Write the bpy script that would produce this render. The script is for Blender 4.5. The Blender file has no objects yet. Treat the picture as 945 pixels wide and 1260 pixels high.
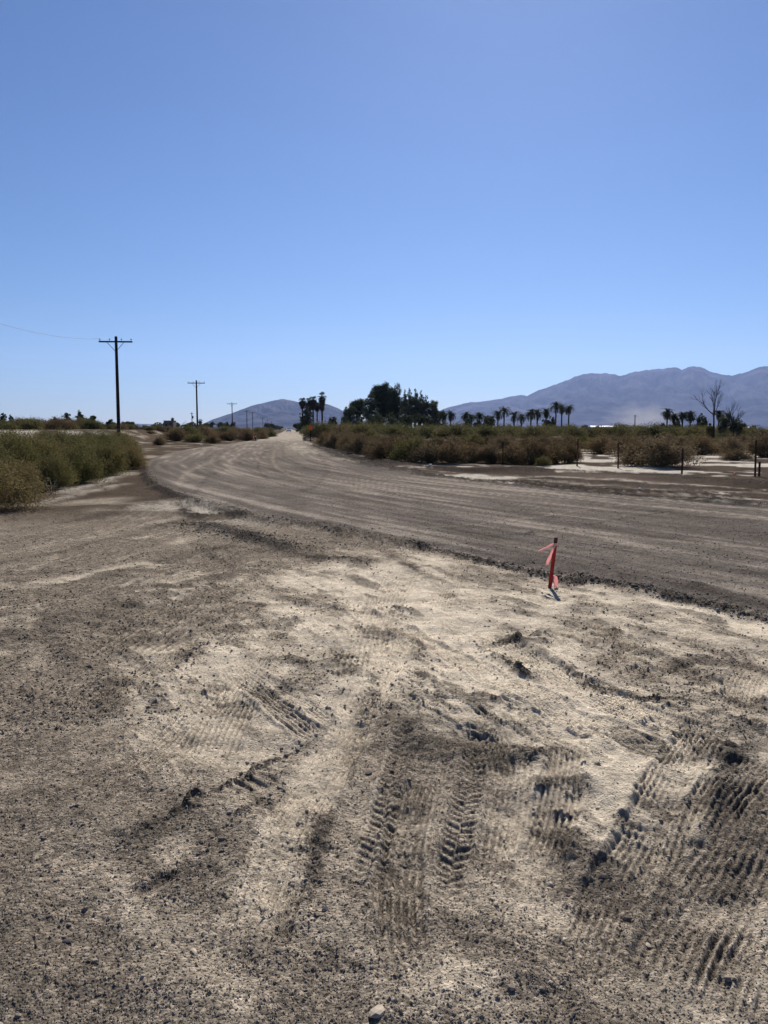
import bpy, math, random
import numpy as np

random.seed(7)
RNG = np.random.default_rng(11)
SC = bpy.context.scene
COL = SC.collection
PI = math.pi

# ----------------------------------------------------------------- camera
EYE = 1.65
FPX = 979.0
PITCH = math.radians(6.0)
cam = bpy.data.cameras.new('camera')
cam.sensor_fit = 'VERTICAL'; cam.sensor_height = 24.0; cam.lens = 24.0 * FPX / 1260.0
cam.clip_start = 0.05; cam.clip_end = 80000
camo = bpy.data.objects.new('camera', cam); COL.objects.link(camo)
camo.location = (0, 0, EYE); camo.rotation_euler = (PI / 2 - PITCH, 0, 0)
SC.camera = camo

def elev(v):
    return math.atan((630 - v) / FPX) - PITCH
def spot(u, v):
    """survey: where a sight line meets flat ground"""
    a, b = (u - 472.5) / FPX, (630 - v) / FPX
    dx, dy, dz = a, math.cos(PITCH) + b * math.sin(PITCH), -math.sin(PITCH) + b * math.cos(PITCH)
    t = -EYE / dz
    return (dx * t, dy * t)
def bearing(u, D, v=527):
    """ground position D metres ahead on a bearing"""
    b = (630 - v) / FPX
    return ((u - 472.5) / FPX * D / (math.cos(PITCH) + b * math.sin(PITCH)), D)
def height(v, D):
    return EYE + D * math.tan(elev(v))

# ----------------------------------------------------------------- helpers
def tag(o, label=None, cat=None, group=None, kind=None):
    if label: o['label'] = label
    if cat: o['category'] = cat
    if group: o['group'] = group
    if kind: o['kind'] = kind
    return o
def empty(name, loc=(0, 0, 0), rz=0.0):
    o = bpy.data.objects.new(name, None); COL.objects.link(o)
    o.location = loc; o.rotation_euler = (0, 0, rz); o.empty_display_size = 0.3
    return o
def link(name, me, mat=None, parent=None):
    o = bpy.data.objects.new(name, me); COL.objects.link(o)
    if mat is not None and len(me.materials) == 0: me.materials.append(mat)
    if parent is not None: o.parent = parent
    return o
def copy_tree(o, parent=None):
    c = o.copy(); COL.objects.link(c)
    if parent is not None: c.parent = parent
    for ch in list(o.children): copy_tree(ch, c)
    return c

class MB:
    """collects faces; build() links them as one mesh"""
    def __init__(s): s.v = []; s.f = []
    def add(s, vs, fs):
        n = len(s.v); s.v += [tuple(p) for p in vs]; s.f += [tuple(i + n for i in f) for f in fs]
    def box(s, c, sz, rz=0.0, bevel=0.0):
        cx, cy, cz = c; hx, hy, hz = sz[0] / 2, sz[1] / 2, sz[2] / 2
        cr, sr = math.cos(rz), math.sin(rz)
        b = min(bevel, hx * .9, hy * .9, hz * .9)
        if b <= 0:
            P = [(-hx, -hy, -hz), (hx, -hy, -hz), (hx, hy, -hz), (-hx, hy, -hz), (-hx, -hy, hz), (hx, -hy, hz), (hx, hy, hz), (-hx, hy, hz)]
            F = [(0, 3, 2, 1), (4, 5, 6, 7), (0, 1, 5, 4), (1, 2, 6, 5), (2, 3, 7, 6), (3, 0, 4, 7)]
        else:
            P = []
            for z, q in ((-hz, b), (-hz + b, 0), (hz - b, 0), (hz, b)):
                P += [(-hx + b, -hy + q, z), (hx - b, -hy + q, z), (hx - q, -hy + b, z), (hx - q, hy - b, z), (hx - b, hy - q, z), (-hx + b, hy - q, z), (-hx + q, hy - b, z), (-hx + q, -hy + b, z)]
            F = [tuple(reversed(range(8))), tuple(range(24, 32))]
            for k in range(3):
                for i in range(8):
                    j = (i + 1) % 8; F.append((k * 8 + i, k * 8 + j, k * 8 + 8 + j, k * 8 + 8 + i))
        s.add([(cx + x * cr - y * sr, cy + x * sr + y * cr, cz + z) for x, y, z in P], F)
    def tube(s, pts, rad, n=8, cap=True):
        rings = []
        m = len(pts)
        if not hasattr(rad, '__len__'): rad = [rad] * m
        for i, p in enumerate(pts):
            a = np.array(pts[max(i - 1, 0)], float); b = np.array(pts[min(i + 1, m - 1)], float)
            d = b - a; d /= (np.linalg.norm(d) + 1e-9)
            up = np.array((0, 0, 1.0)) if abs(d[2]) < .9 else np.array((1.0, 0, 0))
            e1 = np.cross(d, up); e1 /= np.linalg.norm(e1); e2 = np.cross(d, e1)
            rings.append([tuple(np.array(p) + rad[i] * (math.cos(2 * PI * k / n) * e1 + math.sin(2 * PI * k / n) * e2)) for k in range(n)])
        F = []
        for i in range(m - 1):
            for k in range(n):
                j = (k + 1) % n; F.append((i * n + k, i * n + j, (i + 1) * n + j, (i + 1) * n + k))
        if cap: F += [tuple(range(n)), tuple(reversed(range((m - 1) * n, m * n)))]
        s.add([q for r in rings for q in r], F)
    def mesh(s, name, mat=None, smooth=False):
        me = bpy.data.meshes.new(name); me.from_pydata(s.v, [], s.f); me.update()
        if mat is not None: me.materials.append(mat)
        if smooth: me.shade_smooth()
        return me
    def build(s, name, mat, parent=None, smooth=False):
        return link(name, s.mesh(name, mat, smooth), None, parent)

def quick_mesh(name, V, F, mat=None, smooth=False, cols=None):
    """V (n,3) float, F (m,k) int arrays, constant k"""
    me = bpy.data.meshes.new(name)
    V = np.ascontiguousarray(V, np.float32); F = np.ascontiguousarray(F, np.int32)
    m, k = F.shape
    me.vertices.add(len(V)); me.vertices.foreach_set('co', V.ravel())
    me.loops.add(m * k); me.loops.foreach_set('vertex_index', F.ravel())
    me.polygons.add(m)
    me.polygons.foreach_set('loop_start', np.arange(0, m * k, k, dtype=np.int32))
    me.polygons.foreach_set('loop_total', np.full(m, k, np.int32))
    me.polygons.foreach_set('use_smooth', np.full(m, smooth, bool))
    if cols:
        for nm, a in cols.items():
            if a.ndim == 2:
                at = me.attributes.new(nm, 'FLOAT_COLOR', 'POINT')
                c4 = np.ones((len(V), 4), np.float32); c4[:, :3] = a
                at.data.foreach_set('color', c4.ravel())
            else:
                at = me.attributes.new(nm, 'FLOAT', 'POINT')
                at.data.foreach_set('value', a.astype(np.float32))
    me.update(calc_edges=True)
    if mat is not None: me.materials.append(mat)
    return me

# ----------------------------------------------------------------- noise
def _hash(ix, iy, seed):
    h = (ix.astype(np.int64) * 374761393 + iy.astype(np.int64) * 668265263 + seed * 974711) & 0xffffffff
    h = ((h ^ (h >> 13)) * 1274126177) & 0xffffffff
    return (h ^ (h >> 16)) & 0xffffffff
def gnoise(x, y, seed=0):
    x0 = np.floor(x); y0 = np.floor(y); fx = x - x0; fy = y - y0
    sx = fx * fx * fx * (fx * (fx * 6 - 15) + 10); sy = fy * fy * fy * (fy * (fy * 6 - 15) + 10)
    def g(dx, dy):
        a = _hash(x0 + dx, y0 + dy, seed).astype(np.float64) * (2 * PI / 4294967296.0)
        return np.cos(a) * (fx - dx) + np.sin(a) * (fy - dy)
    n0 = g(0, 0); n1 = g(1, 0); m0 = g(0, 1); m1 = g(1, 1)
    a = n0 + sx * (n1 - n0); b = m0 + sx * (m1 - m0)
    return (a + sy * (b - a)) * 1.5
def fbm(x, y, wl, octv, seed=0, gain=.5):
    t = 0; a = 1.0
    for i in range(octv):
        t = t + a * gnoise(x / wl + 17.3 * i, y / wl - 9.1 * i, seed + i); wl *= .5; a *= gain
    return t
def smooth(a, b, x):
    t = np.clip((x - a) / (b - a), 0, 1); return t * t * (3 - 2 * t)

# ----------------------------------------------------------------- stroke coordinates
def catmull(P, step=.08):
    P = [np.array(p, float) for p in P]
    P = [2 * P[0] - P[1]] + P + [2 * P[-1] - P[-2]]
    out = []
    for i in range(1, len(P) - 2):
        L = np.linalg.norm(P[i + 1] - P[i]); n = int(min(max(2, L / step), 14))
        for k in range(n):
            t = k / n
            out.append(.5 * ((2 * P[i]) + (-P[i - 1] + P[i + 1]) * t + (2 * P[i - 1] - 5 * P[i] + 4 * P[i + 1] - P[i + 2]) * t * t + (-P[i - 1] + 3 * P[i] - 3 * P[i + 1] + P[i + 2]) * t ** 3))
    out.append(P[-2]); return np.array(out)
def along(x, y, C, far=1e9):
    """nearest signed lateral distance and arclength to polyline C"""
    best = np.full(x.shape, far); lat = np.full(x.shape, far); arc = np.zeros(x.shape); s0 = 0.0
    end = np.zeros(x.shape)
    for i in range(len(C) - 1):
        ax, ay = C[i]; bx, by = C[i + 1]; dx, dy = bx - ax, by - ay; L = math.hypot(dx, dy)
        if L < 1e-6: continue
        dx /= L; dy /= L
        tt = (x - ax) * dx + (y - ay) * dy; tc = np.clip(tt, 0, L)
        ex = x - ax - tc * dx; ey = y - ay - tc * dy; d = ex * ex + ey * ey
        m = d < best
        best = np.where(m, d, best); sg = np.sign(dx * (y - ay) - dy * (x - ax))
        lat = np.where(m, sg * np.sqrt(d), lat); arc = np.where(m, s0 + tc, arc); s0 += L
    return lat, arc, s0
def sdf_poly(x, y, P):
    inside = np.zeros(x.shape, bool); best = np.full(x.shape, 1e18)
    n = len(P)
    for i in range(n):
        ax, ay = P[i]; bx, by = P[(i + 1) % n]
        dx, dy = bx - ax, by - ay; L2 = dx * dx + dy * dy + 1e-12
        t = np.clip(((x - ax) * dx + (y - ay) * dy) / L2, 0, 1)
        best = np.minimum(best, (x - ax - t * dx) ** 2 + (y - ay - t * dy) ** 2)
        if ay != by:
            c = ((ay > y) != (by > y)) & (x < (bx - ax) * (y - ay) / (by - ay) + ax); inside ^= c
    d = np.sqrt(best); return np.where(inside, -d, d)

# ----------------------------------------------------------------- terrain layout
NEAR_EDGE = [(2.2 + 5.5, -1.0), (5.6, 3.2)] + [spot(*p) for p in ((945, 757), (880, 743), (800, 731), (720, 714), (640, 699), (520, 675), (420, 655), (330, 640), (262, 624), (215, 608), (188, 592), (180, 577), (192, 563), (230, 553.5), (285, 546), (328, 539.5))]
FAR_EDGE = [spot(*p) for p in ((372, 541), (385, 546), (402, 553), (440, 568), (500, 580), (560, 590), (620, 598), (740, 610), (860, 620), (945, 628))] + [(11.5, 9.5), (14.5, 3.0), (16, -2)]
ROADPOLY = np.array([tuple(p) for p in catmull(NEAR_EDGE, .8)] + [(-34, 260), (-180, 1500), (-174, 1500), (-26, 260)] + [tuple(p) for p in catmull(FAR_EDGE, .8)])
CENTRE = catmull([(13, -3), (9, 5), (5.4, 11.3), (2.3, 16.2), (-1.0, 22), (-4.4, 30), (-7.5, 42), (-10.5, 62), (-14, 92), (-18.5, 145), (-31, 260), (-95, 800)], 1.5)

# soil map: sandiness (0 dark gravel .. 9 pale sand) surveyed at bearings / sight rows
SOIL_U = [0, 95, 190, 285, 380, 475, 570, 665, 760, 855, 945]
SOIL = {620: '12231111111', 650: '11222322222', 680: '12222333333', 705: '22436754444', 740: '22335866567',
        770: '22345975567', 800: '22565588554', 840: '22674798546', 880: '22566378955', 920: '22454335886',
        960: '22334335765', 1000: '22233445653', 1050: '23333434543', 1100: '23333344344', 1150: '22333333334',
        1200: '22333343344', 1260: '22333333343'}
def sandiness(x, y):
    r = np.maximum(np.hypot(x, y), .3)
    q = np.clip(x / np.maximum(y, .4), -.62, .62)
    rows = sorted(SOIL); lr = np.array([math.log(spot(472, v)[1]) for v in rows])      # decreasing in v
    G = np.array([[int(c) for c in SOIL[v]] for v in rows], float)
    qs = np.array([spot(u, 800)[0] / spot(u, 800)[1] for u in SOIL_U])
    fi = np.interp(-np.log(np.maximum(y, 1.0)), -lr, np.arange(len(rows)))
    fj = np.interp(q, qs, np.arange(len(qs)))
    i = np.clip(np.floor(fi).astype(int), 0, len(rows) - 2); j = np.clip(np.floor(fj).astype(int), 0, len(qs) - 2)
    a = fi - i; b = fj - j; a = a * a * (3 - 2 * a); b = b * b * (3 - 2 * b)
    return ((G[i, j] * (1 - b) + G[i, j + 1] * b) * (1 - a) + (G[i + 1, j] * (1 - b) + G[i + 1, j + 1] * b) * a) / 9.0

# strokes: kind, half width (m), strength, tone, survey points
S = []
def st(kind, hw, amp, tone, *pts): S.append((kind, hw, amp, tone, catmull([spot(*p) for p in pts], .06)))
# wheel tracks in the foreground
st('rib', .13, 1.1, .55, (492, 780), (470, 830), (432, 895), (395, 950), (364, 1005), (335, 1075), (312, 1140), (296, 1200))
st('rib', .05, .9, -.25, (470, 830), (448, 880), (430, 930), (412, 985))
st('lug', .058, 1.0, -.12, (530, 770), (515, 830), (502, 880), (488, 935), (472, 990), (455, 1060), (440, 1120))
st('ridge', .018, 1.0, .45, (505, 850), (486, 900), (465, 955), (437, 1035))
st('lug', .06, 1.0, -.05, (600, 860), (590, 900), (577, 960), (561, 1030), (547, 1100), (538, 1160))
st('ridge', .016, .8, .35, (548, 900), (535, 960), (526, 1020), (517, 1090))
st('rib', .10, .9, -.08, (548, 890), (530, 940), (512, 1000), (492, 1080), (474, 1160))
st('rib', .09, .8, -.06, (640, 895), (634, 950), (622, 1010), (606, 1090))
st('rib', .12, 1.1, -.05, (278, 812), (325, 848), (372, 876), (412, 902))
st('rib', .08, 1.3, -.25, (310, 845), (355, 880), (398, 908))
st('bar', .06, 1.3, -.05, (398, 912), (350, 940), (300, 967), (255, 990))
st('crest', .017, 1.1, -.7, (396, 897), (352, 922), (310, 948), (250, 983), (190, 1020), (135, 1052))
st('crest', .010, .6, -.4, (360, 958), (320, 985), (280, 1015))
st('rib', .10, .9, -.1, (700, 1240), (735, 1130), (765, 1060), (800, 990), (840, 925), (872, 880))
st('rib', .12, .8, -.1, (130, 1000), (180, 940), (240, 880), (300, 830))
st('rib', .14, .8, -.08, (60, 930), (150, 850), (230, 790), (330, 735))
st('rib', .16, .8, -.06, (345, 790), (300, 840), (265, 900), (240, 960))
st('rib', .12, 1.5, .05, (420, 742), (540, 800), (640, 852), (760, 905), (890, 955))
st('rib', .10, 1.3, -.12, (700, 756), (780, 795), (880, 845), (990, 900))
st('rib', .09, 1.2, -.12, (520, 1255), (500, 1180), (492, 1100), (500, 1030), (518, 960), (545, 900))
st('rib', .10, 1.2, -.15, (700, 905), (690, 960), (668, 1040), (640, 1120))
st('rib', .2, .9, -.06, (500, 700), (470, 745), (452, 800), (446, 850))
st('dig', .03, 1.0, -.55, (165, 1102), (200, 1082), (245, 1058))
st('dig', .032, .7, -.5, (402, 985), (394, 1030), (380, 1085), (362, 1130))
st('dig', .03, .7, -.45, (365, 1080), (348, 1140), (330, 1180))
st('rib', .17, .9, -.22, (990, 930), (930, 1020), (880, 1095), (845, 1170), (820, 1260))
st('rib', .10, 1.0, -.12, (945, 1105), (915, 1170), (890, 1250))
st('rib', .12, 1.0, -.28, (945, 925), (895, 975), (870, 1020))
st('dig', .07, 1.0, -.5, (960, 900), (905, 935), (880, 985))
st('rib', .15, 1.0, -.08, (875, 885), (835, 950), (795, 1030), (770, 1090))
st('rib', .08, .8, -.12, (800, 1000), (760, 1060), (735, 1110))
st('rib', .15, 1.7, .12, (582, 770), (640, 805), (700, 838), (770, 870), (850, 900), (930, 925))
st('bar', .07, 1.2, -.1, (580, 778), (625, 808), (672, 840))
st('crest', .026, 1.2, -1.0, (590, 792), (625, 788), (665, 784), (690, 790))
st('crest', .024, 1.1, -.95, (600, 800), (635, 822), (668, 842))
st('crest', .028, 1.4, -.9, (655, 800), (700, 822), (742, 850), (765, 862))
st('crest', .03, 1.4, -.9, (780, 865), (820, 858), (868, 870))
st('crest', .03, 1.0, -.4, (690, 770), (745, 765), (790, 775))
st('rib', .12, .9, -.1, (760, 845), (800, 822), (850, 812), (905, 818))
st('rib', .12, .9, -.18, (905, 880), (915, 840), (930, 810))
st('bar', .16, .9, -.05, (690, 742), (760, 757), (830, 780), (900, 800))
st('rib', .12, .9, -.05, (585, 885), (600, 920), (612, 960))
st('rib', .12, .8, -.12, (510, 895), (560, 905), (620, 900))
st('crest', .012, .5, -.35, (640, 940), (668, 928), (705, 934), (720, 945))
st('crest', .012, .5, -.35, (648, 968), (680, 962), (712, 976))
st('crest', .012, .5, -.3, (655, 992), (690, 988), (712, 1002))
st('ridge', .05, .9, .25, (700, 925), (735, 962), (765, 1000))
st('dig', .035, .7, -.5, (752, 1008), (770, 1002), (784, 1012))
st('rib', .1, .9, -.05, (572, 682), (556, 715), (540, 760))
st('bar', .12, .9, .0, (495, 690), (530, 708), (560, 735))
st('bar', .10, .9, .1, (360, 690), (390, 700), (430, 720))
st('crest', .05, 1.1, -.4, (372, 690), (405, 684), (440, 690), (470, 706))
st('crest', .05, 1.0, -.35, (300, 668), (345, 660), (400, 664), (450, 672))
st('crest', .05, 1.2, -.4, (240, 672), (290, 690), (335, 688))
st('crest', .05, 1.0, -.3, (440, 744), (480, 752), (505, 768))
st('crest', .03, .9, -.35, (395, 834), (410, 830), (425, 836))
st('crest', .03, .9, -.35, (400, 748), (440, 740), (490, 748), (500, 770))
st('dig', .05, .6, -.25, (470, 815), (462, 850), (468, 880))
# broad sweeping wheel marks on the left arm
st('rib', .5, .5, -.12, (-60, 715), (80, 697), (170, 668), (250, 640), (300, 622))
st('rib', .6, .5, -.1, (-60, 680), (60, 665), (150, 640), (210, 618))
st('rib', .45, .6, -.15, (-60, 760), (110, 735), (230, 700), (330, 668))
st('crest', .05, .6, -.25, (-40, 722), (80, 706), (150, 690), (180, 678))
st('rib', .35, .8, -.18, (120, 820), (190, 775), (270, 735), (330, 720))
st('crest', .04, .8, -.3, (200, 830), (240, 800), (290, 782))
st('ridge', .30, 1.0, .55, (70, 608), (120, 594), (165, 580))
st('ridge', .2, .7, .5, (40, 622), (110, 604), (160, 594))
st('ridge', .12, .8, .2, (190, 640), (240, 632), (285, 628))
# loose windrows along the road edge
st('berm', .20, 1.2, -.45, (176, 576), (183, 592), (212, 609), (262, 625), (330, 641), (420, 656), (520, 676))
st('berm', .09, .7, -.8, (500, 672), (580, 689), (640, 702), (720, 718))
st('berm', .10, .9, -.9, (690, 708), (760, 723), (830, 737), (890, 749), (970, 765))
st('berm', .28, .9, -.35, (230, 640), (280, 655), (330, 665), (380, 672))
st('berm', .42, 1.3, -.8, (385, 549), (402, 555), (440, 568.5), (500, 581), (560, 590.5), (620, 597.5), (740, 609), (860, 618.5), (990, 630))
st('berm', .3, 1.0, -.6, (560, 587), (640, 594), (740, 602), (860, 610), (990, 620))
st('berm', .5, 1.0, -.35, (440, 566), (520, 574), (600, 577), (680, 579), (760, 582), (850, 588), (990, 597))
st('berm', .7, 1.6, -.3, (400, 551), (440, 563), (480, 570))
st('rib', .6, 1.2, .15, (560, 588), (660, 596), (760, 603), (860, 611), (990, 620))
st('bar', .5, 1.5, -.15, (800, 598), (860, 605), (930, 612))
st('ridge', .35, .8, .75, (560, 584), (650, 588), (760, 592), (860, 598), (990, 606))
st('ridge', .3, .5, .6, (500, 580), (600, 592), (680, 602))
st('ridge', .2, .5, .8, (870, 607), (900, 612), (925, 614))
# road wheel marks
def mark(tone, hw, *pts): S.append(('mark', hw, 1.0, tone, catmull([spot(*p) for p in pts], .06)))
mark(-.5, .06, (1000, 706), (820, 690), (650, 664), (500, 642), (380, 612), (320, 585), (325, 560), (342, 545))
mark(-.4, .08, (1000, 668), (800, 655), (620, 636), (480, 612), (390, 585), (350, 562), (348, 548))
mark(.5, .07, (1000, 690), (800, 672), (640, 652), (500, 628), (390, 602), (338, 575), (338, 556))
mark(.45, .09, (1000, 648), (800, 638), (640, 622), (520, 604), (430, 583), (375, 560), (360, 548))
mark(-.45, .05, (470, 664), (560, 668), (680, 662), (800, 640), (900, 632), (1000, 630))
mark(.4, .05, (420, 652), (540, 655), (650, 645), (760, 628), (900, 622))
mark(-.4, .07, (240, 612), (260, 590), (300, 570), (345, 552))
mark(.45, .09, (222, 604), (232, 585), (275, 566), (330, 550))
mark(-.35, .06, (700, 712), (760, 700), (860, 706), (990, 725))
mark(-.45, .10, (372, 543), (392, 562), (402, 585), (380, 610))
mark(-1.1, .42, (385, 549.5), (440, 569), (500, 581.5), (560, 591), (620, 598), (740, 609.5), (860, 619), (1000, 631))
mark(-1.0, .34, (410, 553), (440, 563), (500, 573), (600, 578), (700, 579), (800, 581.5), (900, 586), (1000, 592))
mark(.5, .16, (540, 583), (640, 590), (760, 597), (880, 603), (1000, 610))
mark(-.8, .25, (600, 586), (700, 591), (820, 597), (940, 603), (1000, 606))
mark(.45, .12, (500, 576), (600, 584), (700, 586.5), (780, 589))
mark(-.9, .2, (640, 596), (760, 603.5), (880, 611), (1000, 617))
mark(.6, .2, (820, 609), (870, 612), (930, 617), (1000, 621))
mark(-.7, .12, (178, 574), (184, 590), (210, 607), (262, 623), (330, 640), (420, 655))
mark(.3, .12, (1000, 740), (860, 712), (720, 688), (600, 670))
# smears of dark soil and dust dragged over the left arm and the sand
for t_, h_, *p_ in ((-.55, .10, (-60, 700), (90, 676), (190, 648), (270, 628)), (-.5, .14, (-60, 660), (60, 646), (150, 626), (200, 612)), (.35, .12, (-60, 690), (60, 670), (150, 650), (230, 634)),
                    (-.5, .12, (-60, 742), (100, 715), (210, 690), (320, 655)), (.35, .10, (-60, 728), (80, 704), (190, 676), (280, 648)), (-.45, .15, (-40, 800), (100, 762), (220, 722), (320, 690)),
                    (-.6, .12, (190, 600), (250, 640), (330, 668), (400, 690)), (-.55, .16, (220, 625), (300, 655), (380, 680), (470, 700)), (-.6, .10, (230, 668), (300, 676), (370, 668)),
                    (-.9, .05, (585, 792), (630, 786), (690, 796)), (-.9, .045, (596, 802), (640, 824), (700, 848), (770, 866), (830, 868)), (-.85, .05, (690, 826), (740, 842), (800, 858), (870, 880)),
                    (-.5, .07, (480, 690), (540, 712), (620, 728)), (-.5, .05, (400, 752), (470, 756), (540, 768)), (-.5, .08, (770, 836), (830, 815), (905, 812), (960, 826)),
                    (-.5, .06, (840, 770), (890, 780), (960, 790)), (-.45, .06, (720, 772), (800, 782), (860, 800)), (-.6, .05, (640, 936), (690, 926), (722, 944)), (-.55, .04, (650, 966), (700, 962), (716, 980)),
                    (-.7, .08, (860, 950), (900, 910), (960, 890)), (-.5, .10, (430, 892), (520, 884), (620, 892), (700, 915)), (-.5, .12, (450, 905), (560, 915), (680, 950)), (-.55, .05, (940, 980), (905, 1060), (885, 1110)), (-.5, .06, (905, 950), (870, 1010), (842, 1060)), (-.55, .04, (400, 975), (385, 1040), (366, 1085)), (-.45, .05, (240, 975), (180, 1030), (140, 1060)), (-.4, .10, (60, 780), (140, 830), (110, 900)), (-.5, .05, (660, 1000), (720, 1060), (740, 1110)), (.3, .07, (610, 960), (640, 1060), (700, 1130), (770, 1190)), (-.5, .06, (455, 800), (462, 840), (478, 880)), (-.4, .07, (240, 730), (330, 745), (400, 735)), (-.45, .06, (300, 820), (350, 812), (420, 830)),
                    (.35, .08, (330, 690), (430, 735), (560, 790), (700, 850), (800, 892)), (.35, .06, (440, 700), (540, 752), (640, 800), (760, 850)), (-.4, .05, (840, 720), (900, 745), (960, 765))):
    mark(t_, h_, *p_)

def ground(x, y, want_col=True):
    r = np.maximum(np.hypot(x, y), .4)
    # grid spacing: keeps relief finer than the mesh out of the mesh
    dr = np.maximum(r * r / 1300.0, r / 800.0)
    def band(wl): return np.clip(wl / (2.2 * dr) - .4, 0, 1)
    sd = sdf_poly(x, y, ROADPOLY)
    sd = sd + .10 * fbm(x, y, .9, 2, 5) * (r < 60)
    road = 1 - smooth(-.12, .10, sd)
    z = .05 * fbm(x, y, 7.0, 2, 31) * (1 - road) * smooth(3, 12, r) + .05 * fbm(x, y, 2.2, 2, 41) * (1 - road * .9)
    z = z + .09 * (1 - smooth(-.55, .35, sd)) * smooth(4, 8, r) + .02 * road * smooth(0, 3, -sd)
    lump = fbm(x, y, .35, 2, 51); z = z + .022 * lump * band(.2) * (1 - .8 * road)
    sand = sandiness(x, y)
    al = .49 * x - .87 * y; pe_ = .87 * x + .49 * y; wl_ = smooth(.2, -1.6, x + .12 * y)
    stA = fbm(al * .38 + .3 * pe_, pe_ * 1.5, .62, 5, 61, .62); bl = .25 * x + .97 * y; bp_ = .97 * x - .25 * y
    stB = fbm(bl * .30, bp_ * 1.1, .62, 4, 65, .6)
    streak = stA * (1 - wl_) + stB * wl_
    mott = streak + .7 * fbm(x, y, .30, 4, 71, .65) * band(.15)
    clash = (.38 + .62 * smooth(3.6, 7.0, r)) * (1 - .45 * smooth(.6, .95, sand))
    s = smooth(.20, .82, sand + .28 * clash * mott)
    away = smooth(9.5, 12, y) * (1 - road)                       # verge and scrub land beyond
    s = s * (1 - road)
    # fine relief
    fine = gnoise(x / .11, y / .11, 81) * .0045 * band(.11) + gnoise(x / .05, y / .05, 82) * .0032 * band(.05) \
        + gnoise(x / .024, y / .024, 83) * .0024 * band(.024)
    clod = np.maximum(fbm(x, y, .16, 3, 91) - .25, 0)
    nearf = .45 + .55 * smooth(3.6, 6.5, r); clod = clod * nearf; fine = fine * (.55 + .45 * nearf)
    z = z + fine * (1.15 - .35 * s) * (1 - .45 * road) + clod * .016 * band(.1) * (1 - .85 * road) * (1.1 - .5 * s)
    crust = fbm(x * .7 + y * .4, y - .3 * x, .5, 3, 93); cr = np.abs(crust)
    z = z - .006 * smooth(.12, .0, cr) * s * band(.12) * smooth(0, .5, fbm(x, y, 1.1, 2, 97))
    rg_ = 1 - np.abs(fbm(al * .55 + .25 * gnoise(x / .4, y / .4, 55), pe_ * 1.5, .24, 4, 105, .62)) * 2.2
    rg_ = np.clip(rg_, 0, 1) ** 3
    churn = smooth(-.15, .45, fbm(al * .6, pe_, 1.1, 3, 107)) * smooth(3.0, 4.6, y) * smooth(16, 9, y) * smooth(-3.5, -1.0, x) * (1 - road)
    z = z + churn * .020 * rg_ * band(.08)
    spill = smooth(.30, .75, fbm(al * .5, pe_ * 1.3, .42, 5, 67, .68) + .25 * stB * wl_) * (1 - road) * smooth(45, 15, r)
    z = z + spill * nearf * .012 * (.4 + fbm(x, y, .10, 2, 68)) * band(.1)
    tone = -.50 * spill * (.35 + .65 * s) - .32 * churn * smooth(.55, .95, rg_) * smooth(-.3, .4, fbm(x, y, .5, 2, 109))  # dark spilled crumbs, plus crack shadow painted along the churned ridges
    xmin, xmax = x.min(), x.max()
    for kind, hw, amp, tn, C in S:
        pad = hw * 3 + .1
        m = (x > C[:, 0].min() - pad) & (x < C[:, 0].max() + pad) & (y > C[:, 1].min() - pad) & (y < C[:, 1].max() + pad)
        idx = np.nonzero(m)[0]
        if len(idx) == 0: continue
        xx, yy = x[idx], y[idx]; lat, arc, L = along(xx, yy, C)
        rr = r[idx]; drr = dr[idx]
        wob = gnoise(xx / .3, yy / .3, 7) * hw * .25 + gnoise(xx / .08, yy / .08, 8) * hw * .12
        a = np.abs(lat) + wob
        ends = smooth(0, min(.5, L * .3), arc) * smooth(0, min(.5, L * .3), L - arc)
        patch = smooth(-.5, .25, fbm(xx, yy, .5, 2, 15))
        e = smooth(hw * 1.15, hw * .8, a) * ends
        if kind == 'rib':
            wl = max(.028, hw * .20) if hw < .4 else hw * .3
            p = np.cos(2 * PI * lat / wl + 1.2 * gnoise(xx / .35, yy / .35, 3)) * (.95 + .6 * gnoise(xx / .25, yy / .25, 2)) + .18 * np.cos(2 * PI * arc / .06 + 3 * gnoise(xx / .15, yy / .15, 4)) * (hw < .3) + .45 * gnoise(xx / .045, yy / .045, 6)
            patch = .5 + .5 * patch; dz = e * patch * (.0058 if hw < .3 else .012) * amp * p - e * .007 * amp
            dz = dz + .009 * amp * np.exp(-((a - hw * 1.15) / (hw * .18)) ** 2) * ends * patch * (hw < .4)
            dt = tn * e * (.4 + .6 * patch) + e * patch * .17 * p
        elif kind == 'lug':
            pe = .052; ph = arc / pe + np.abs(lat) / hw * .55
            side = np.where(lat > 0, .5, 0.0)
            w = np.sin(2 * PI * (ph + side)); w = np.tanh(w * 2.6)
            groove = smooth(hw * .12, hw * .02, np.abs(lat))
            dz = e * (w * .0042 * amp - .004) - groove * e * .002; patch = .55 + .45 * patch; dz = dz * patch
            dz = dz + .008 * np.exp(-((a - hw * 1.2) / (hw * .2)) ** 2) * ends
            dt = tn * e + e * (-.04 + .17 * w) * patch
        elif kind == 'bar':
            pe = .07 if hw < .3 else .35
            w = np.sin(2 * PI * arc / pe + 1.2 * gnoise(xx / .3, yy / .3, 9)); w = np.tanh(1.6 * w)
            k2 = .0052 if hw < .3 else .025
            dz = e * patch * w * k2 * amp; dt = tn * e + .12 * w * e * patch
        elif kind == 'ridge':
            g = np.exp(-(a / hw) ** 2) * ends
            dz = g * (.018 * amp if hw < .1 else .03 * amp) * (.6 + .4 * patch); dt = tn * g * (.4 + .6 * patch)
        elif kind == 'mark':
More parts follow.
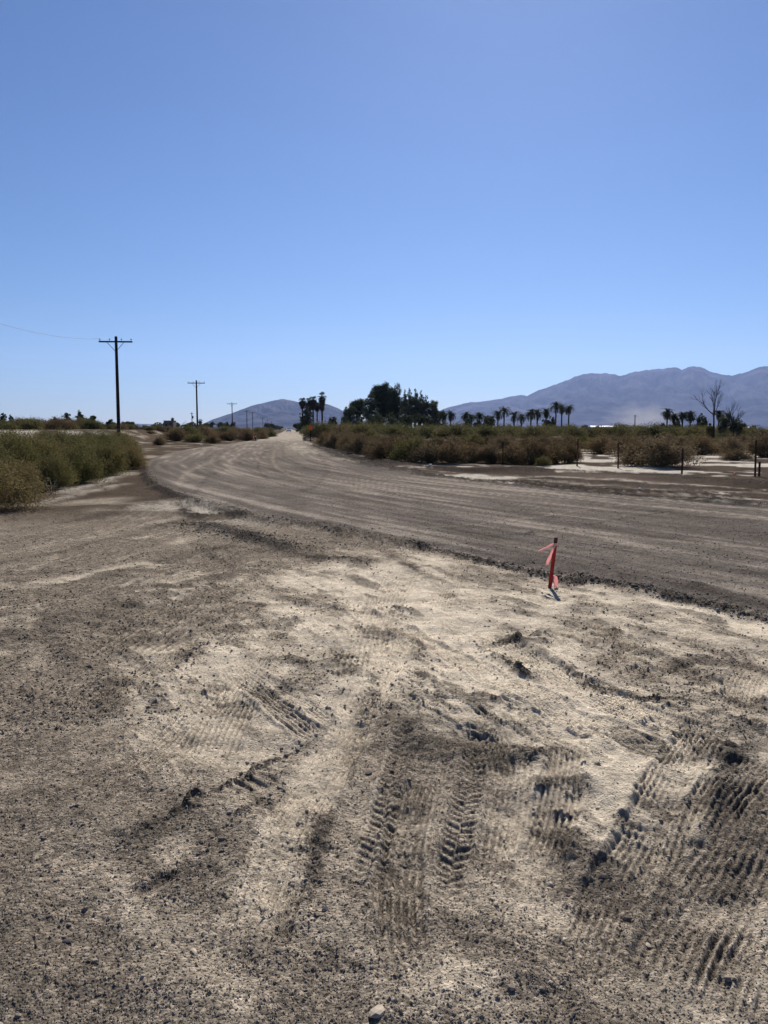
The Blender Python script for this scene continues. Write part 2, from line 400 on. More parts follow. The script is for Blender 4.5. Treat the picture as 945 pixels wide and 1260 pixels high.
            n = fbm(xx, yy, .25, 4, 37, .65); g = smooth(hw * 2.0, 0, np.abs(lat + hw * 1.2 * gnoise(xx / 1.6, yy / 1.6, 33)) + hw * .9 * n) * ends * (.35 + .65 * smooth(-.5, .2, fbm(xx, yy, 1.4, 2, 35)))
            dz = g * (.012 if tn < 0 else -.010); dt = tn * g
        elif kind == 'crest':
            n = fbm(xx, yy, .09, 3, 19, .6); jit = min(2.2 * hw, .05) * gnoise(xx / .22, yy / .22, 23) + 1.3 * hw * n; g = smooth(hw * 1.5, hw * .2, np.abs(lat + jit) + .8 * hw * gnoise(xx / .05, yy / .05, 21)) * ends * (.3 + .7 * smooth(-.4, .15, fbm(xx, yy, .28, 3, 27)))
            dz = g * (.014 * amp + .018 * n) ; dt = .85 * tn * smooth(0, .8, g)
        elif kind == 'dig':
            n = fbm(xx, yy, .07, 2, 29); g = smooth(hw * 1.5, hw * .4, a + hw * .5 * n) * ends
            dz = g * (-.006 + .012 * n) * amp + .005 * np.exp(-((a - hw * 1.5) / (hw * .3)) ** 2) * ends; dt = tn * g
        else:                                                    # berm of loose clods
            n = fbm(xx, yy, max(.12, hw * .6), 3, 39); g = smooth(hw * 1.35, hw * .3, a + hw * .7 * n) * smooth(0, .3, arc)
            g = g * (.5 + .5 * smooth(-.45, .15, fbm(xx, yy, 1.1, 2, 49)))
            dz = g * (.035 + .035 * n) * amp * (1.0 if hw < .4 else 1.6); dt = tn * smooth(.05, .7, g)
        z[idx] += dz; tone[idx] += dt
    # levee on the left and the low bank it makes
    lev = smooth(66, 86, y + 5 * gnoise(x / 14, y / 14, 77)) * smooth(-.118 * y - 15, -.118 * y - 24, x) * (x < 0)
    step = .5 * smooth(.05, .3, lev) + .5 * smooth(.55, .95, lev)
    z = z + 1.45 * (.3 * lev + .7 * step)
    z = z + .05 * smooth(13, 17, y) * (1 - road) * fbm(x, y, .9, 3, 57) * band(.5) + .035 * smooth(13, 17, y) * smooth(60, 35, y) * (1 - road) * fbm(x * .35, y * 1.3, .5, 3, 58) * band(.25)
    z = z + .35 * smooth(60, 120, y) * fbm(x, y, 40, 2, 99) * smooth(4, 14, np.abs(x + .12 * y)) * (1 - lev)
    if not want_col: return z
    # ---- soil colours (dry surface albedo)
    sandc = np.array((.62, .525, .398)); grav = np.array((.212, .174, .132)); road_c = np.array((.155, .131, .110))
    dark = np.array((.045, .039, .034)); white = np.array((.56, .50, .41)); brown = np.array((.075, .057, .045))
    s2 = np.clip(s + tone * .75, -.6, 1.1)
    c = grav[None] + (sandc - grav)[None] * np.clip(s2, 0, 1)[:, None] * (1 - road)[:, None]
    # road surface: streaks follow the way the wheels run
    lat, arc, L = along(x, y, CENTRE)
    bend = gnoise(arc / 6, lat / 5, 14) * .35
    st1 = gnoise(lat / .28 + bend, arc / 5.5, 12) + .7 * gnoise(lat / .09 + bend, arc / 2.5, 13) * np.clip(.25 / dr, 0, 1) + .8 * gnoise(lat / 1.1, arc / 11, 16)
    st1 = st1 * 1.15 + .5 * gnoise(x / .55 + y * .12, y / 7.0, 20) * smooth(30, 10, y)
    st1 = st1 * 1.0 + .35 * gnoise(lat / .05 + bend * 3, arc / 1.4, 18) * np.clip(.12 / dr, 0, 1)
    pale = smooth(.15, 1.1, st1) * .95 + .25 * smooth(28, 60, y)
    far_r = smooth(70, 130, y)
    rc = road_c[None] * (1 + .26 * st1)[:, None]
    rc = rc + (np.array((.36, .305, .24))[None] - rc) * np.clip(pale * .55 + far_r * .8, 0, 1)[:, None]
    tgt = spot(369, 552); blob = np.exp(-(((x - tgt[0] + .12 * (y - tgt[1])) / 1.3) ** 2 + ((y - tgt[1]) / 16) ** 2)) * (.6 + .5 * fbm(x, y, 3, 3, 44))
    rc = rc + (np.array((.42, .36, .27))[None] - rc) * (blob * .75)[:, None]
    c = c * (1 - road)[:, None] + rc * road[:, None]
    tr_ = np.clip(-tone, 0, 1) * road; rc = None
    c = c + (dark[None] - c) * (tr_ * .8)[:, None]
    tw = np.clip(tone, 0, 1) * road; c = c + (np.array((.34, .285, .22))[None] - c) * (tw * .9)[:, None]
    # verge, scrub land, pale salt flats
    out = smooth(12.5, 17, y) * (1 - road)
    scrub = fbm(x, y * .6, 3.0, 3, 111); salt = smooth(.12, .30, fbm(x * .7, y * 1.3, 4.0, 4, 121, .62) - .30 + .2 * scrub + .62 * smooth(27.5, 29.5, y) * smooth(5.5, 8, x) * smooth(62, 50, y))
    vc = brown[None] * (1 + .5 * scrub)[:, None] + np.array((.012, .010, .008))[None]
    vc = vc + (white[None] - vc) * (salt * .85)[:, None]
    left = smooth(0, -6, x + .1 * y) ; vc2 = grav[None] * np.array((.40, .37, .36))[None] + (sandc - grav)[None] * smooth(.1, .8, scrub)[:, None] * .5
    vc = vc * (1 - left)[:, None] + vc2 * left[:, None]
    out2 = out * (1 - .0 * left)
    c = c + (vc - c) * out2[:, None]
    c = c + (white[None] * .95 - c) * (lev * smooth(.0, .30, fbm(x * .25, y, 4, 4, 131)) * .75 * smooth(95, 84, y))[:, None]
    # tone: darker loose stuff, tread grooves and painted crack shade; paler sand and ribs
    td = np.clip(-tone, 0, 1) * (1 - road); tp = np.clip(tone, 0, 1) * (1 - road)
    c = c + (dark[None] - c) * (td * (.82 + .14 * out))[:, None]
    c = c + (white[None] * .92 - c) * (np.clip(tp * out, 0, 1))[:, None]
    c = c * (1 + .14 * fbm(x, y, .5, 3, 141))[:, None]
    gv = np.clip((1 - s2) * (1 - .35 * road), 0, 1) * (1 - .4 * out)
    return z, np.clip(c, .02, .75), gv

# ----------------------------------------------------------------- materials
def mat(name):
    m = bpy.data.materials.new(name); m.use_nodes = True
    nt = m.node_tree; nt.nodes.clear()
    o = nt.nodes.new('ShaderNodeOutputMaterial'); b = nt.nodes.new('ShaderNodeBsdfPrincipled')
    nt.links.new(b.outputs[0], o.inputs[0]); b.inputs['Roughness'].default_value = .85
    b.inputs['Specular IOR Level'].default_value = .04
    return m, nt, b, o
def N(nt, t, **kw):
    n = nt.nodes.new(t)
    for k, v in kw.items():
        if k in n.inputs: n.inputs[k].default_value = v
        else: setattr(n, k, v)
    return n
def simple(name, col, rough=.8, var=.25, scale=6.0, metal=0.0, bump=0.0, spec=.06):
    m, nt, b, o = mat(name)
    g = N(nt, 'ShaderNodeNewGeometry'); oi = N(nt, 'ShaderNodeObjectInfo')
    tc = N(nt, 'ShaderNodeTexCoord')
    n = N(nt, 'ShaderNodeTexNoise', Scale=scale, Detail=4.0); nt.links.new(tc.outputs['Object'], n.inputs['Vector'])
    mr = N(nt, 'ShaderNodeMapRange'); mr.inputs['From Min'].default_value = .25; mr.inputs['From Max'].default_value = .75
    mr.inputs['To Min'].default_value = 1 - var; mr.inputs['To Max'].default_value = 1 + var
    nt.links.new(n.outputs['Fac'], mr.inputs['Value'])
    mx = N(nt, 'ShaderNodeVectorMath', operation='MULTIPLY'); mx.inputs[0].default_value = col[:3]
    nt.links.new(mr.outputs[0], mx.inputs[1]); nt.links.new(mx.outputs[0], b.inputs['Base Color'])
    b.inputs['Roughness'].default_value = rough; b.inputs['Metallic'].default_value = metal
    b.inputs['Specular IOR Level'].default_value = spec
    if bump:
        bp = N(nt, 'ShaderNodeBump', Strength=.6, Distance=bump); nt.links.new(n.outputs['Fac'], bp.inputs['Height'])
        nt.links.new(bp.outputs[0], b.inputs['Normal'])
    return m

def ground_material():
    m, nt, b, o = mat('desert_soil')
    L = nt.links.new
    at = N(nt, 'ShaderNodeAttribute', attribute_name='soil'); gv = N(nt, 'ShaderNodeAttribute', attribute_name='gravelly')
    geo = N(nt, 'ShaderNodeNewGeometry')
    n1 = N(nt, 'ShaderNodeTexNoise', Scale=38.0, Detail=6.0, Roughness=.7); L(geo.outputs['Position'], n1.inputs['Vector'])
    n2 = N(nt, 'ShaderNodeTexNoise', Scale=9.0, Detail=8.0, Roughness=.74); L(geo.outputs['Position'], n2.inputs['Vector'])
    vo = N(nt, 'ShaderNodeTexVoronoi', Scale=95.0); L(geo.outputs['Position'], vo.inputs['Vector'])
    vo2 = N(nt, 'ShaderNodeTexVoronoi', Scale=38.0); L(geo.outputs['Position'], vo2.inputs['Vector'])
    # tonal speckle
    def mr(src, a, b_, lo, hi):
        q = N(nt, 'ShaderNodeMapRange'); q.inputs['From Min'].default_value = a; q.inputs['From Max'].default_value = b_
        q.inputs['To Min'].default_value = lo; q.inputs['To Max'].default_value = hi; L(src, q.inputs['Value']); return q.outputs[0]
    sp = N(nt, 'ShaderNodeSeparateColor'); L(vo.outputs['Color'], sp.inputs[0])
    sp2 = N(nt, 'ShaderNodeSeparateColor'); L(vo2.outputs['Color'], sp2.inputs[0])
    speck = mr(sp.outputs[0], 0, 1, .55, 1.5); speck2 = mr(sp2.outputs[0], 0, 1, .7, 1.3)
    mul = N(nt, 'ShaderNodeMath', operation='MULTIPLY'); L(speck, mul.inputs[0]); L(speck2, mul.inputs[1])
    mixs = N(nt, 'ShaderNodeMix', data_type='FLOAT'); L(gv.outputs['Fac'], mixs.inputs['Factor'])
    nn = mr(n1.outputs['Fac'], .3, .7, .62, 1.30); L(nn, mixs.inputs[2]); L(mul.outputs[0], mixs.inputs[3])
    n2m = mr(n2.outputs['Fac'], .3, .7, .74, 1.26)
    m3 = N(nt, 'ShaderNodeMath', operation='MULTIPLY'); L(mixs.outputs[0], m3.inputs[0]); L(n2m, m3.inputs[1])
    vm = N(nt, 'ShaderNodeVectorMath', operation='MULTIPLY'); L(at.outputs['Color'], vm.inputs[0]); L(m3.outputs[0], vm.inputs[1])
    L(vm.outputs[0], b.inputs['Base Color'])
    # bump
    ad = N(nt, 'ShaderNodeMath', operation='MULTIPLY_ADD'); L(vo.outputs['Distance'], ad.inputs[0]); ad.inputs[1].default_value = -.5; L(n1.outputs['Fac'], ad.inputs[2])
    bp = N(nt, 'ShaderNodeBump', Strength=.75, Distance=.014); L(ad.outputs[0], bp.inputs['Height'])
    bp2 = N(nt, 'ShaderNodeBump', Strength=.5, Distance=.05); L(n2.outputs['Fac'], bp2.inputs['Height']); L(bp.outputs[0], bp2.inputs['Normal'])
    L(bp2.outputs[0], b.inputs['Normal'])
    b.inputs['Roughness'].default_value = 1.0; b.inputs['Specular IOR Level'].default_value = 0.0
    return m

def leaf_material(name, base, tip, trans=.25):
    m, nt, b, o = mat(name); L = nt.links.new
    oi = N(nt, 'ShaderNodeObjectInfo'); tc = N(nt, 'ShaderNodeTexCoord')
    n = N(nt, 'ShaderNodeTexNoise', Scale=2.6, Detail=3.0); L(tc.outputs['Object'], n.inputs['Vector'])
    at = N(nt, 'ShaderNodeAttribute', attribute_name='leaf')
    a1 = N(nt, 'ShaderNodeMath', operation='MULTIPLY_ADD'); L(n.outputs['Fac'], a1.inputs[0]); a1.inputs[1].default_value = 1.6
    a1.inputs[2].default_value = -.55
    a2 = N(nt, 'ShaderNodeMath', operation='MULTIPLY_ADD'); L(at.outputs['Fac'], a2.inputs[0]); a2.inputs[1].default_value = .5; L(a1.outputs[0], a2.inputs[2])
    a3 = N(nt, 'ShaderNodeMath', operation='MULTIPLY_ADD'); L(oi.outputs['Random'], a3.inputs[0]); a3.inputs[1].default_value = .5; L(a2.outputs[0], a3.inputs[2]); a3.use_clamp = True
    a4 = N(nt, 'ShaderNodeMath', operation='SUBTRACT'); L(a3.outputs[0], a4.inputs[0]); a4.inputs[1].default_value = .15; a4.use_clamp = True
    mx = N(nt, 'ShaderNodeMix', data_type='RGBA'); L(a4.outputs[0], mx.inputs['Factor']); mx.inputs[6].default_value = (*base, 1); mx.inputs[7].default_value = (*tip, 1)
    L(mx.outputs[2], b.inputs['Base Color'])
    tr = N(nt, 'ShaderNodeBsdfTranslucent'); L(mx.outputs[2], tr.inputs[0])
    ms = N(nt, 'ShaderNodeMixShader'); ms.inputs[0].default_value = trans
    L(b.outputs[0], ms.inputs[1]); L(tr.outputs[0], ms.inputs[2]); L(ms.outputs[0], o.inputs[0])
    return m

M = {
    'soil': ground_material(),
    'pole_wood': simple('pole_wood', (.030, .022, .018), .8, .3, 3),
    'insulator': simple('insulator_glass', (.08, .09, .09), .3, .1, 5),
    'wire': simple('wire', (.10, .10, .11), .5, .05, 3),
    'rust': simple('rusty_steel', (.075, .04, .03), .75, .35, 12),
    'stake': simple('stake_red_paint', (.30, .035, .030), .6, .3, 30, bump=.001),
    'stake_top': simple('stake_bare_wood', (.10, .05, .035), .8, .3, 30),
    'orange': simple('orange_sign', (.75, .14, .03), .55, .12, 5),
    'bark': simple('bark', (.11, .085, .065), .9, .35, 5),
    'dead': simple('dead_wood', (.045, .038, .034), .9, .3, 6),
    'pale_dead': simple('bleached_wood', (.5, .46, .4), .9, .2, 12),
    'palm_trunk': simple('palm_trunk', (.045, .037, .030), .9, .3, 3),
    'skirt': simple('dry_palm_fronds', (.055, .042, .030), .9, .3, 1.2),
    'twig': simple('twig', (.13, .10, .075), .9, .3, 8),
    'white_metal': simple('white_painted_metal', (.75, .76, .76), .5, .06, .6),
    'tan_wall': simple('tan_plaster', (.20, .155, .12), .9, .15, 1.0),
    'dark_open': simple('dark_opening', (.03, .03, .035), .5, .1, 1.0),
    'car_paint': simple('white_car_paint', (.78, .78, .78), .3, .02, 1.0, spec=.5),
    'tyre': simple('tyre_rubber', (.03, .03, .03), .85, .1, 5),
    'glass': simple('car_window_glass', (.03, .035, .04), .12, .05, 2, spec=.6),
    'litter': simple('white_litter', (.75, .74, .72), .7, .08, 15),
    'rock_pale': simple('pale_rock', (.42, .35, .27), .9, .2, 25, bump=.004),
    'rock_dark': simple('dark_rock', (.10, .09, .085), .9, .3, 25, bump=.004),
}
M['steel_grey'] = simple('grey_steel', (.3, .31, .32), .5, .1, 3)
# ribbon: thin translucent pink plastic
m, nt, b, o = mat('pink_ribbon'); b.inputs['Base Color'].default_value = (.95, .66, .64, 1); b.inputs['Roughness'].default_value = .4
tr = N(nt, 'ShaderNodeBsdfTranslucent'); tr.inputs[0].default_value = (1, .60, .58, 1); ms = N(nt, 'ShaderNodeMixShader'); ms.inputs[0].default_value = .5
nt.links.new(b.outputs[0], ms.inputs[1]); nt.links.new(tr.outputs[0], ms.inputs[2]); nt.links.new(ms.outputs[0], o.inputs[0]); M['ribbon'] = m
# stones carry their own colour
m, nt, b, o = mat('gravel_stones'); at = N(nt, 'ShaderNodeAttribute', attribute_name='stone'); nt.links.new(at.outputs['Color'], b.inputs['Base Color']); b.inputs['Roughness'].default_value = .9; M['stones'] = m
M['leaf_green'] = leaf_material('olive_saltbush_leaves', (.070, .085, .028), (.205, .170, .065))
M['leaf_brown'] = leaf_material('brown_scrub_leaves', (.085, .060, .034), (.250, .175, .085))
M['leaf_mixed'] = leaf_material('olive_brown_leaves', (.085, .080, .032), (.25, .185, .080))
M['leaf_tan'] = leaf_material('dry_tan_scrub_leaves', (.12, .088, .052), (.24, .18, .10))
M['leaf_dark'] = leaf_material('dark_tree_leaves', (.038, .052, .030), (.115, .130, .062), .2)
M['leaf_euc'] = leaf_material('eucalyptus_leaves', (.050, .062, .040), (.135, .145, .085), .2)
M['frond'] = leaf_material('palm_fronds', (.040, .052, .026), (.095, .105, .048), .2)
m, nt, b, o = mat('mountain_rock'); L = nt.links.new
g = N(nt, 'ShaderNodeNewGeometry'); n = N(nt, 'ShaderNodeTexNoise', Scale=.0016, Detail=8.0, Roughness=.62); L(g.outputs['Position'], n.inputs['Vector'])
cr = N(nt, 'ShaderNodeValToRGB'); cr.color_ramp.elements[0].color = (.012, .013, .017, 1); cr.color_ramp.elements[1].color = (.075, .070, .076, 1)
cr.color_ramp.elements[0].position = .38; cr.color_ramp.elements[1].position = .62
L(n.outputs['Fac'], cr.inputs[0]); L(cr.outputs[0], b.inputs['Base Color']); b.inputs['Roughness'].default_value = 1.0; b.inputs['Specular IOR Level'].default_value = 0; M['mountain'] = m

# ----------------------------------------------------------------- the ground sheet
def build_ground():
    th = list(np.linspace(-33.5, 33.5, 860))
    side = list(np.geomspace(1, 147, 34))[1:]
    th = [-33.5 - s for s in reversed(side) if 33.5 + s < 180] + th + [33.5 + s for s in side if 33.5 + s < 180]
    th = np.radians(np.array(th))
    rs = [.25, .5, .8, 1.1, 1.35, 1.55, 1.7]; r = 1.7
    while r < 19600:
        r += min(max(r * r / 1500.0, r * .0022), r * .03); rs.append(r)
        if r > 300: r *= 1.06
    rs = np.array(rs); nr, nt_ = len(rs), len(th)
    R, T = np.meshgrid(rs, th, indexing='ij'); X = (R * np.sin(T)).ravel(); Y = (R * np.cos(T)).ravel()
    Z, Cc, gv = ground(X, Y)
    V = np.stack([X, Y, Z], 1)
    i = np.arange(nr - 1)[:, None] * nt_; j = np.arange(nt_)[None]; jn = (j + 1) % nt_
    F = np.stack([(i + j).ravel(), (i + jn).ravel(), (i + nt_ + jn).ravel(), (i + nt_ + j).ravel()], 1)[:, ::-1]
    # close the middle
    V = np.vstack([V, [[0, 0, Z[:nt_].mean()]]]); Cc = np.vstack([Cc, Cc[:1]]); gv = np.append(gv, gv[0])
    me = quick_mesh('ground', V, F, M['soil'], True, {'soil': Cc, 'gravelly': gv})
    c = len(V) - 1
    import bmesh
    o = link('ground', me); tag(o, kind='structure')
    # little cap over the pole of the grid
    k = np.arange(nt_); F2 = np.stack([np.full(nt_, c), (k + 1) % nt_, k], 1)
    return o, V[:nt_], F2
GR, ring, _ = build_ground()
# the sheet's centre is closed in the same mesh
def close_centre():
    import bmesh
    bm = bmesh.new(); bm.from_mesh(GR.data); bm.verts.ensure_lookup_table()
    n = len(ring); vs = [bm.verts[i] for i in range(n)]
    try:
        f = bm.faces.new(vs); f.smooth = True; f.normal_update()
        if f.normal.z < 0: f.normal_flip()
    except Exception: pass
    iso = [v for v in bm.verts if not v.link_faces]
    bmesh.ops.delete(bm, geom=iso, context='VERTS')
    bm.to_mesh(GR.data); bm.free()
close_centre()
def gz(x, y): return float(ground(np.array([float(x)]), np.array([float(y)]), False)[0])

# ----------------------------------------------------------------- loose gravel
ICO_V = None
def stones(n, rmin, rmax, smin, smax, seed, kind='oct', where=None, dark=.5):
    rg = np.random.default_rng(seed)
    if where is None:
        q = rg.uniform(-.66, .66, n); r = np.exp(rg.uniform(math.log(rmin), math.log(rmax), n)); x = np.sin(q * 1.0) * r; y = np.cos(q) * r
    else: x, y = where
    n = len(x)
    z, c, gv = ground(x, y)
    keep = rg.uniform(0, 1, n) < (.12 + .88 * gv ** 1.3) if where is None else np.ones(n, bool)
    x, y, z, c = x[keep], y[keep], z[keep], c[keep]; n = len(x)
    sz = smin * (smax / smin) ** (rg.uniform(0, 1, n) ** 2.2)
    if kind == 'oct':
        bv = np.array([(1, 0, 0), (0, 1, 0), (-1, 0, 0), (0, -1, 0), (0, 0, 1), (0, 0, -1)], float)
        bf = np.array([(0, 1, 4), (1, 2, 4), (2, 3, 4), (3, 0, 4), (1, 0, 5), (2, 1, 5), (3, 2, 5), (0, 3, 5)])
    else:
        t = (1 + 5 ** .5) / 2
        bv = np.array([(-1, t, 0), (1, t, 0), (-1, -t, 0), (1, -t, 0), (0, -1, t), (0, 1, t), (0, -1, -t), (0, 1, -t), (t, 0, -1), (t, 0, 1), (-t, 0, -1), (-t, 0, 1)]) / 1.9
        bf = np.array([(0, 11, 5), (0, 5, 1), (0, 1, 7), (0, 7, 10), (0, 10, 11), (1, 5, 9), (5, 11, 4), (11, 10, 2), (10, 7, 6), (7, 1, 8), (3, 9, 4), (3, 4, 2), (3, 2, 6), (3, 6, 8), (3, 8, 9), (4, 9, 5), (2, 4, 11), (6, 2, 10), (8, 6, 7), (9, 8, 1)])
    k = len(bv)
    P = bv[None] * (1 + rg.uniform(-.32, .32, (n, k, 3)))
    P = P * (sz[:, None] * np.stack([rg.uniform(.7, 1.3, n), rg.uniform(.7, 1.3, n), rg.uniform(.45, .85, n)], 1))[:, None, :]
    a = rg.uniform(0, 2 * PI, n)[:, None]; cx = P[..., 0] * np.cos(a) - P[..., 1] * np.sin(a); cy = P[..., 0] * np.sin(a) + P[..., 1] * np.cos(a)
    P = np.stack([cx + x[:, None], cy + y[:, None], P[..., 2] + (z + sz * .22)[:, None]], 2)
    F = (bf[None] + (np.arange(n) * k)[:, None, None]).reshape(-1, 3)
    pick = rg.uniform(0, 1, n)
    g = np.where(pick < dark, rg.uniform(.08, .16, n), np.where(pick < .88, rg.uniform(.15, .30, n), rg.uniform(.35, .55, n)))
    base = g[:, None] * np.array((1.0, .86, .71))[None] * (1 + rg.uniform(-.06, .06, (n, 3)))
    cc = .45 * c + .55 * base
    cc = np.repeat(cc, k, 0)
    return P.reshape(-1, 3), F, cc
parts = [stones(45000, 4.5, 17, .004, .013, 4, 'oct', None, .8), stones(120000, 1.75, 5.5, .0016, .0048, 1, 'oct', None, .40), stones(24000, 2.0, 9.5, .0030, .0080, 2, 'oct', None, .42), stones(700, 2.0, 12, .006, .014, 3, 'ico', None, .3)]
# clods along windrows and torn crests
wx, wy = [], []
rg = np.random.default_rng(5)
for kind, hw, amp, tn, C in S:
    if tn > -.25 or kind not in ('crest', 'berm', 'dig'): continue
    seg = np.linalg.norm(np.diff(C, axis=0), axis=1); L = seg.sum(); dist = np.hypot(*C.mean(0))
    n = int(L * (1 + hw * 6) * ((90 if dist < 6 else 45 if dist < 12 else 25) if kind != 'berm' else 230 if dist < 14 else 60)); n = min(n, 6000)
    cum = np.concatenate([[0], np.cumsum(seg)]); s = rg.uniform(0, L, n)
    px = np.interp(s, cum, C[:, 0]); py = np.interp(s, cum, C[:, 1])
    wx.append(px + rg.normal(0, hw * (.9 if kind == 'berm' else 2.2), n)); wy.append(py + rg.normal(0, hw * (.9 if kind == 'berm' else 2.2), n))
wx = np.concatenate(wx); wy = np.concatenate(wy)
near = np.hypot(wx, wy) < 7
parts.append(stones(0, 0, 0, .003, .013, 8, 'ico', (wx[near], wy[near]), .7))
parts.append(stones(0, 0, 0, .004, .017, 9, 'ico', (wx[~near], wy[~near]), .6))
def join_stones(ps, name, label):
    off = 0; Vs, Fs, Cs = [], [], []
    for V, F, c in ps: Vs.append(V); Fs.append(F + off); Cs.append(c); off += len(V)
    o = link(name, quick_mesh(name, np.vstack(Vs), np.vstack(Fs), M['stones'], False, {'stone': np.vstack(Cs)}))
    tag(o, label, 'gravel', kind='stuff')
join_stones(parts[:4], 'gravel', 'loose grey and tan pebbles scattered over the dirt in the foreground')
join_stones(parts[4:], 'soil_clods', 'dark clods of loose earth heaped along the road edges and tyre ridges')

def rock(u, v, size, pale, label, seed):
    x, y = spot(u, v); rg = np.random.default_rng(seed)
    import bmesh
    bm = bmesh.new(); bmesh.ops.create_icosphere(bm, subdivisions=2, radius=1)
    d = rg.normal(0, 1, (7, 3)); d /= np.linalg.norm(d, axis=1)[:, None]
    for w in bm.verts:
        p = np.array(w.co); f = 1 - max(0, max(float(p @ q) for q in d) - .72) * 1.1
        w.co = (p[0] * f * size * 1.15, p[1] * f * size * .75, p[2] * f * size * .36)
    me = bpy.data.meshes.new('rock'); bm.to_mesh(me); bm.free()
    o = link('rock', me, M['rock_pale' if pale else 'rock_dark']); o.location = (x, y, gz(x, y) + size * .18); o.rotation_euler = (0, 0, seed)
    tag(o, label, 'rock')
rock(463, 1251, .030, True, 'pale flat stone at the bottom edge of the picture, largest in the gravel', 1)
rock(238, 1170, .016, True, 'small whitish stone lying on dark gravel at the lower left', 2)
rock(83, 1160, .018, False, 'dark grey lump of rock in the gravel nearest the lower left corner', 3)
rock(453, 947, .022, False, 'dark clod lying between the two tyre tracks in the middle foreground', 4)
rock(798, 1146, .014, True, 'small pale pebble beside the ribbed tyre track on the lower right', 5)
rock(780, 729, .035, False, 'black clod on the sand just below the dark road edge right of the stake', 6)

# ----------------------------------------------------------------- survey stake
def stake():
    bx, by = spot(676.5, 722); D = by
    z0 = gz(bx, by)
    tx = (681 - 472.5) / (676.5 - 472.5) * bx * 1.0 + .012; tz = z0 + .535
    r = empty('survey_stake', (bx, by, z0)); tag(r, 'short red painted wooden stake with pink ribbon leaning on the sand by the road edge', 'stake')
    def lath(z_a, z_b, grow=0.0):
        mb = MB(); n = 6
        for i in range(1):
            pass
        vs = []
        for zz in (z_a, z_b):
            k = (zz) / .535; ox = (tx - bx) * k; oy = -.015 * k
            w, t = .018 + grow, .0075 + grow
            vs += [(ox - w, oy - t, zz), (ox + w, oy - t, zz), (ox + w, oy + t, zz), (ox - w, oy + t, zz)]
        mb.add(vs, [(0, 3, 2, 1), (4, 5, 6, 7), (0, 1, 5, 4), (1, 2, 6, 5), (2, 3, 7, 6), (3, 0, 4, 7)]); return mb
    lath(-.12, .47).build('shaft', M['stake'], r)
    lath(.47, .535, .0).build('stake_head', M['stake_top'], r)
    dx = tx - bx
    mb = MB(); mb.tube([(dx * .86, -.012, .452), (dx * .86, -.012, .476)], [.027, .025], 10); mb.build('ribbon_knot', M['ribbon'], r)
    def strip(pts, w, ax):
        vs = []; fs = []
        for i, p in enumerate(pts):
            ww = w[i]; a = ax[i]
            vs += [(p[0] - a[0] * ww, p[1] - a[1] * ww, p[2] - a[2] * ww), (p[0] + a[0] * ww, p[1] + a[1] * ww, p[2] + a[2] * ww)]
            if i: fs.append((2 * i - 2, 2 * i - 1, 2 * i + 1, 2 * i))
        mb = MB(); mb.add(vs, fs); ob = mb.build('ribbon_tail', M['ribbon'], r, True)
        md = ob.modifiers.new('thickness', 'SOLIDIFY'); md.thickness = .0012
        return ob
    c = (dx * .86, -.028, .464)
    strip([c, (c[0] - .05, -.03, .456), (c[0] - .10, -.045, .432), (c[0] - .15, -.04, .405), (c[0] - .178, -.03, .388)], [.008, .016, .017, .017, .016], [(0, .3, 1), (.2, .3, .9), (.3, .2, .9), (.3, .4, .8), (.4, .3, .8)])
    strip([c, (c[0] - .022, -.036, .42), (c[0] - .05, -.042, .36), (c[0] - .072, -.04, .30), (c[0] - .088, -.035, .245)], [.008, .014, .018, .019, .018], [(1, .2, .1), (1, .3, .2), (.9, .4, .2), (1, -.2, .2), (1, .3, .2)])
    c2 = (dx * .25 + .02, -.012, .14)
    strip([c2, (c2[0] + .02, -.02, .12), (c2[0] + .03, -.012, .075), (c2[0] + .025, -.02, .03), (c2[0] + .022, -.02, .006)], [.006, .018, .022, .020, .014], [(1, 0, .1), (1, .3, .1), (1, -.2, .1), (1, .4, .1), (1, 0, .1)])
stake()

# ----------------------------------------------------------------- utility poles
def make_pole(H, arm=2.6, labels=None, braces=True):
    r = empty('utility_pole')
    mb = MB(); mb.tube([(0, 0, -.5), (0, 0, H * .5), (0, 0, H)], [.19, .165, .135], 10); mb.build('pole_shaft', M['pole_wood'], r, True)
    mb = MB(); mb.box((0, -.19, H - .55), (arm, .12, .15)); mb.build('crossarm', M['pole_wood'], r)
    for s in (-1, 1):
        mb = MB(); mb.tube([(s * .85, -.26, H - .62), (s * .05, -.20, H - 1.5)], .028, 5); mb.build('brace', M['pole_wood'], r)
    for k in (-1, -.38, .38, 1):
        mb = MB(); x = k * (arm / 2 - .12); z = H - .475
        mb.tube([(x, -.19, z), (x, -.19, z + .10), (x, -.19, z + .12), (x, -.19, z + .20), (x, -.19, z + .25)], [.02, .02, .07, .075, .03], 8); mb.build('insulator', M['insulator'], r)
    return r
line_dir = math.atan2(-.12, 1.0)
specs = [(-1, None, None), (146, 83, 414), (243, 160, 468), (286, 285, 495), (304, 395, 504.5), (311, 440, 506.5), (323.5, 620, 513.5), (329, 740, 516), (334, 900, 518.5)]
pl = ['tall dark utility pole with crossarm behind the green bush, nearest of the line', 'second nearest utility pole, rising behind the roadside scrub left of the dirt road',
      'third utility pole along the road, standing alone against the left foot of the mountain', 'fourth utility pole, left of a close pair in front of the mountain',
      'fifth utility pole, right of a close pair in front of the mountain', 'sixth utility pole, tiny, low against the mountain', 'seventh utility pole, tiny, between the sixth and the farthest', 'farthest and smallest utility pole of the line beside the road']
poles = []
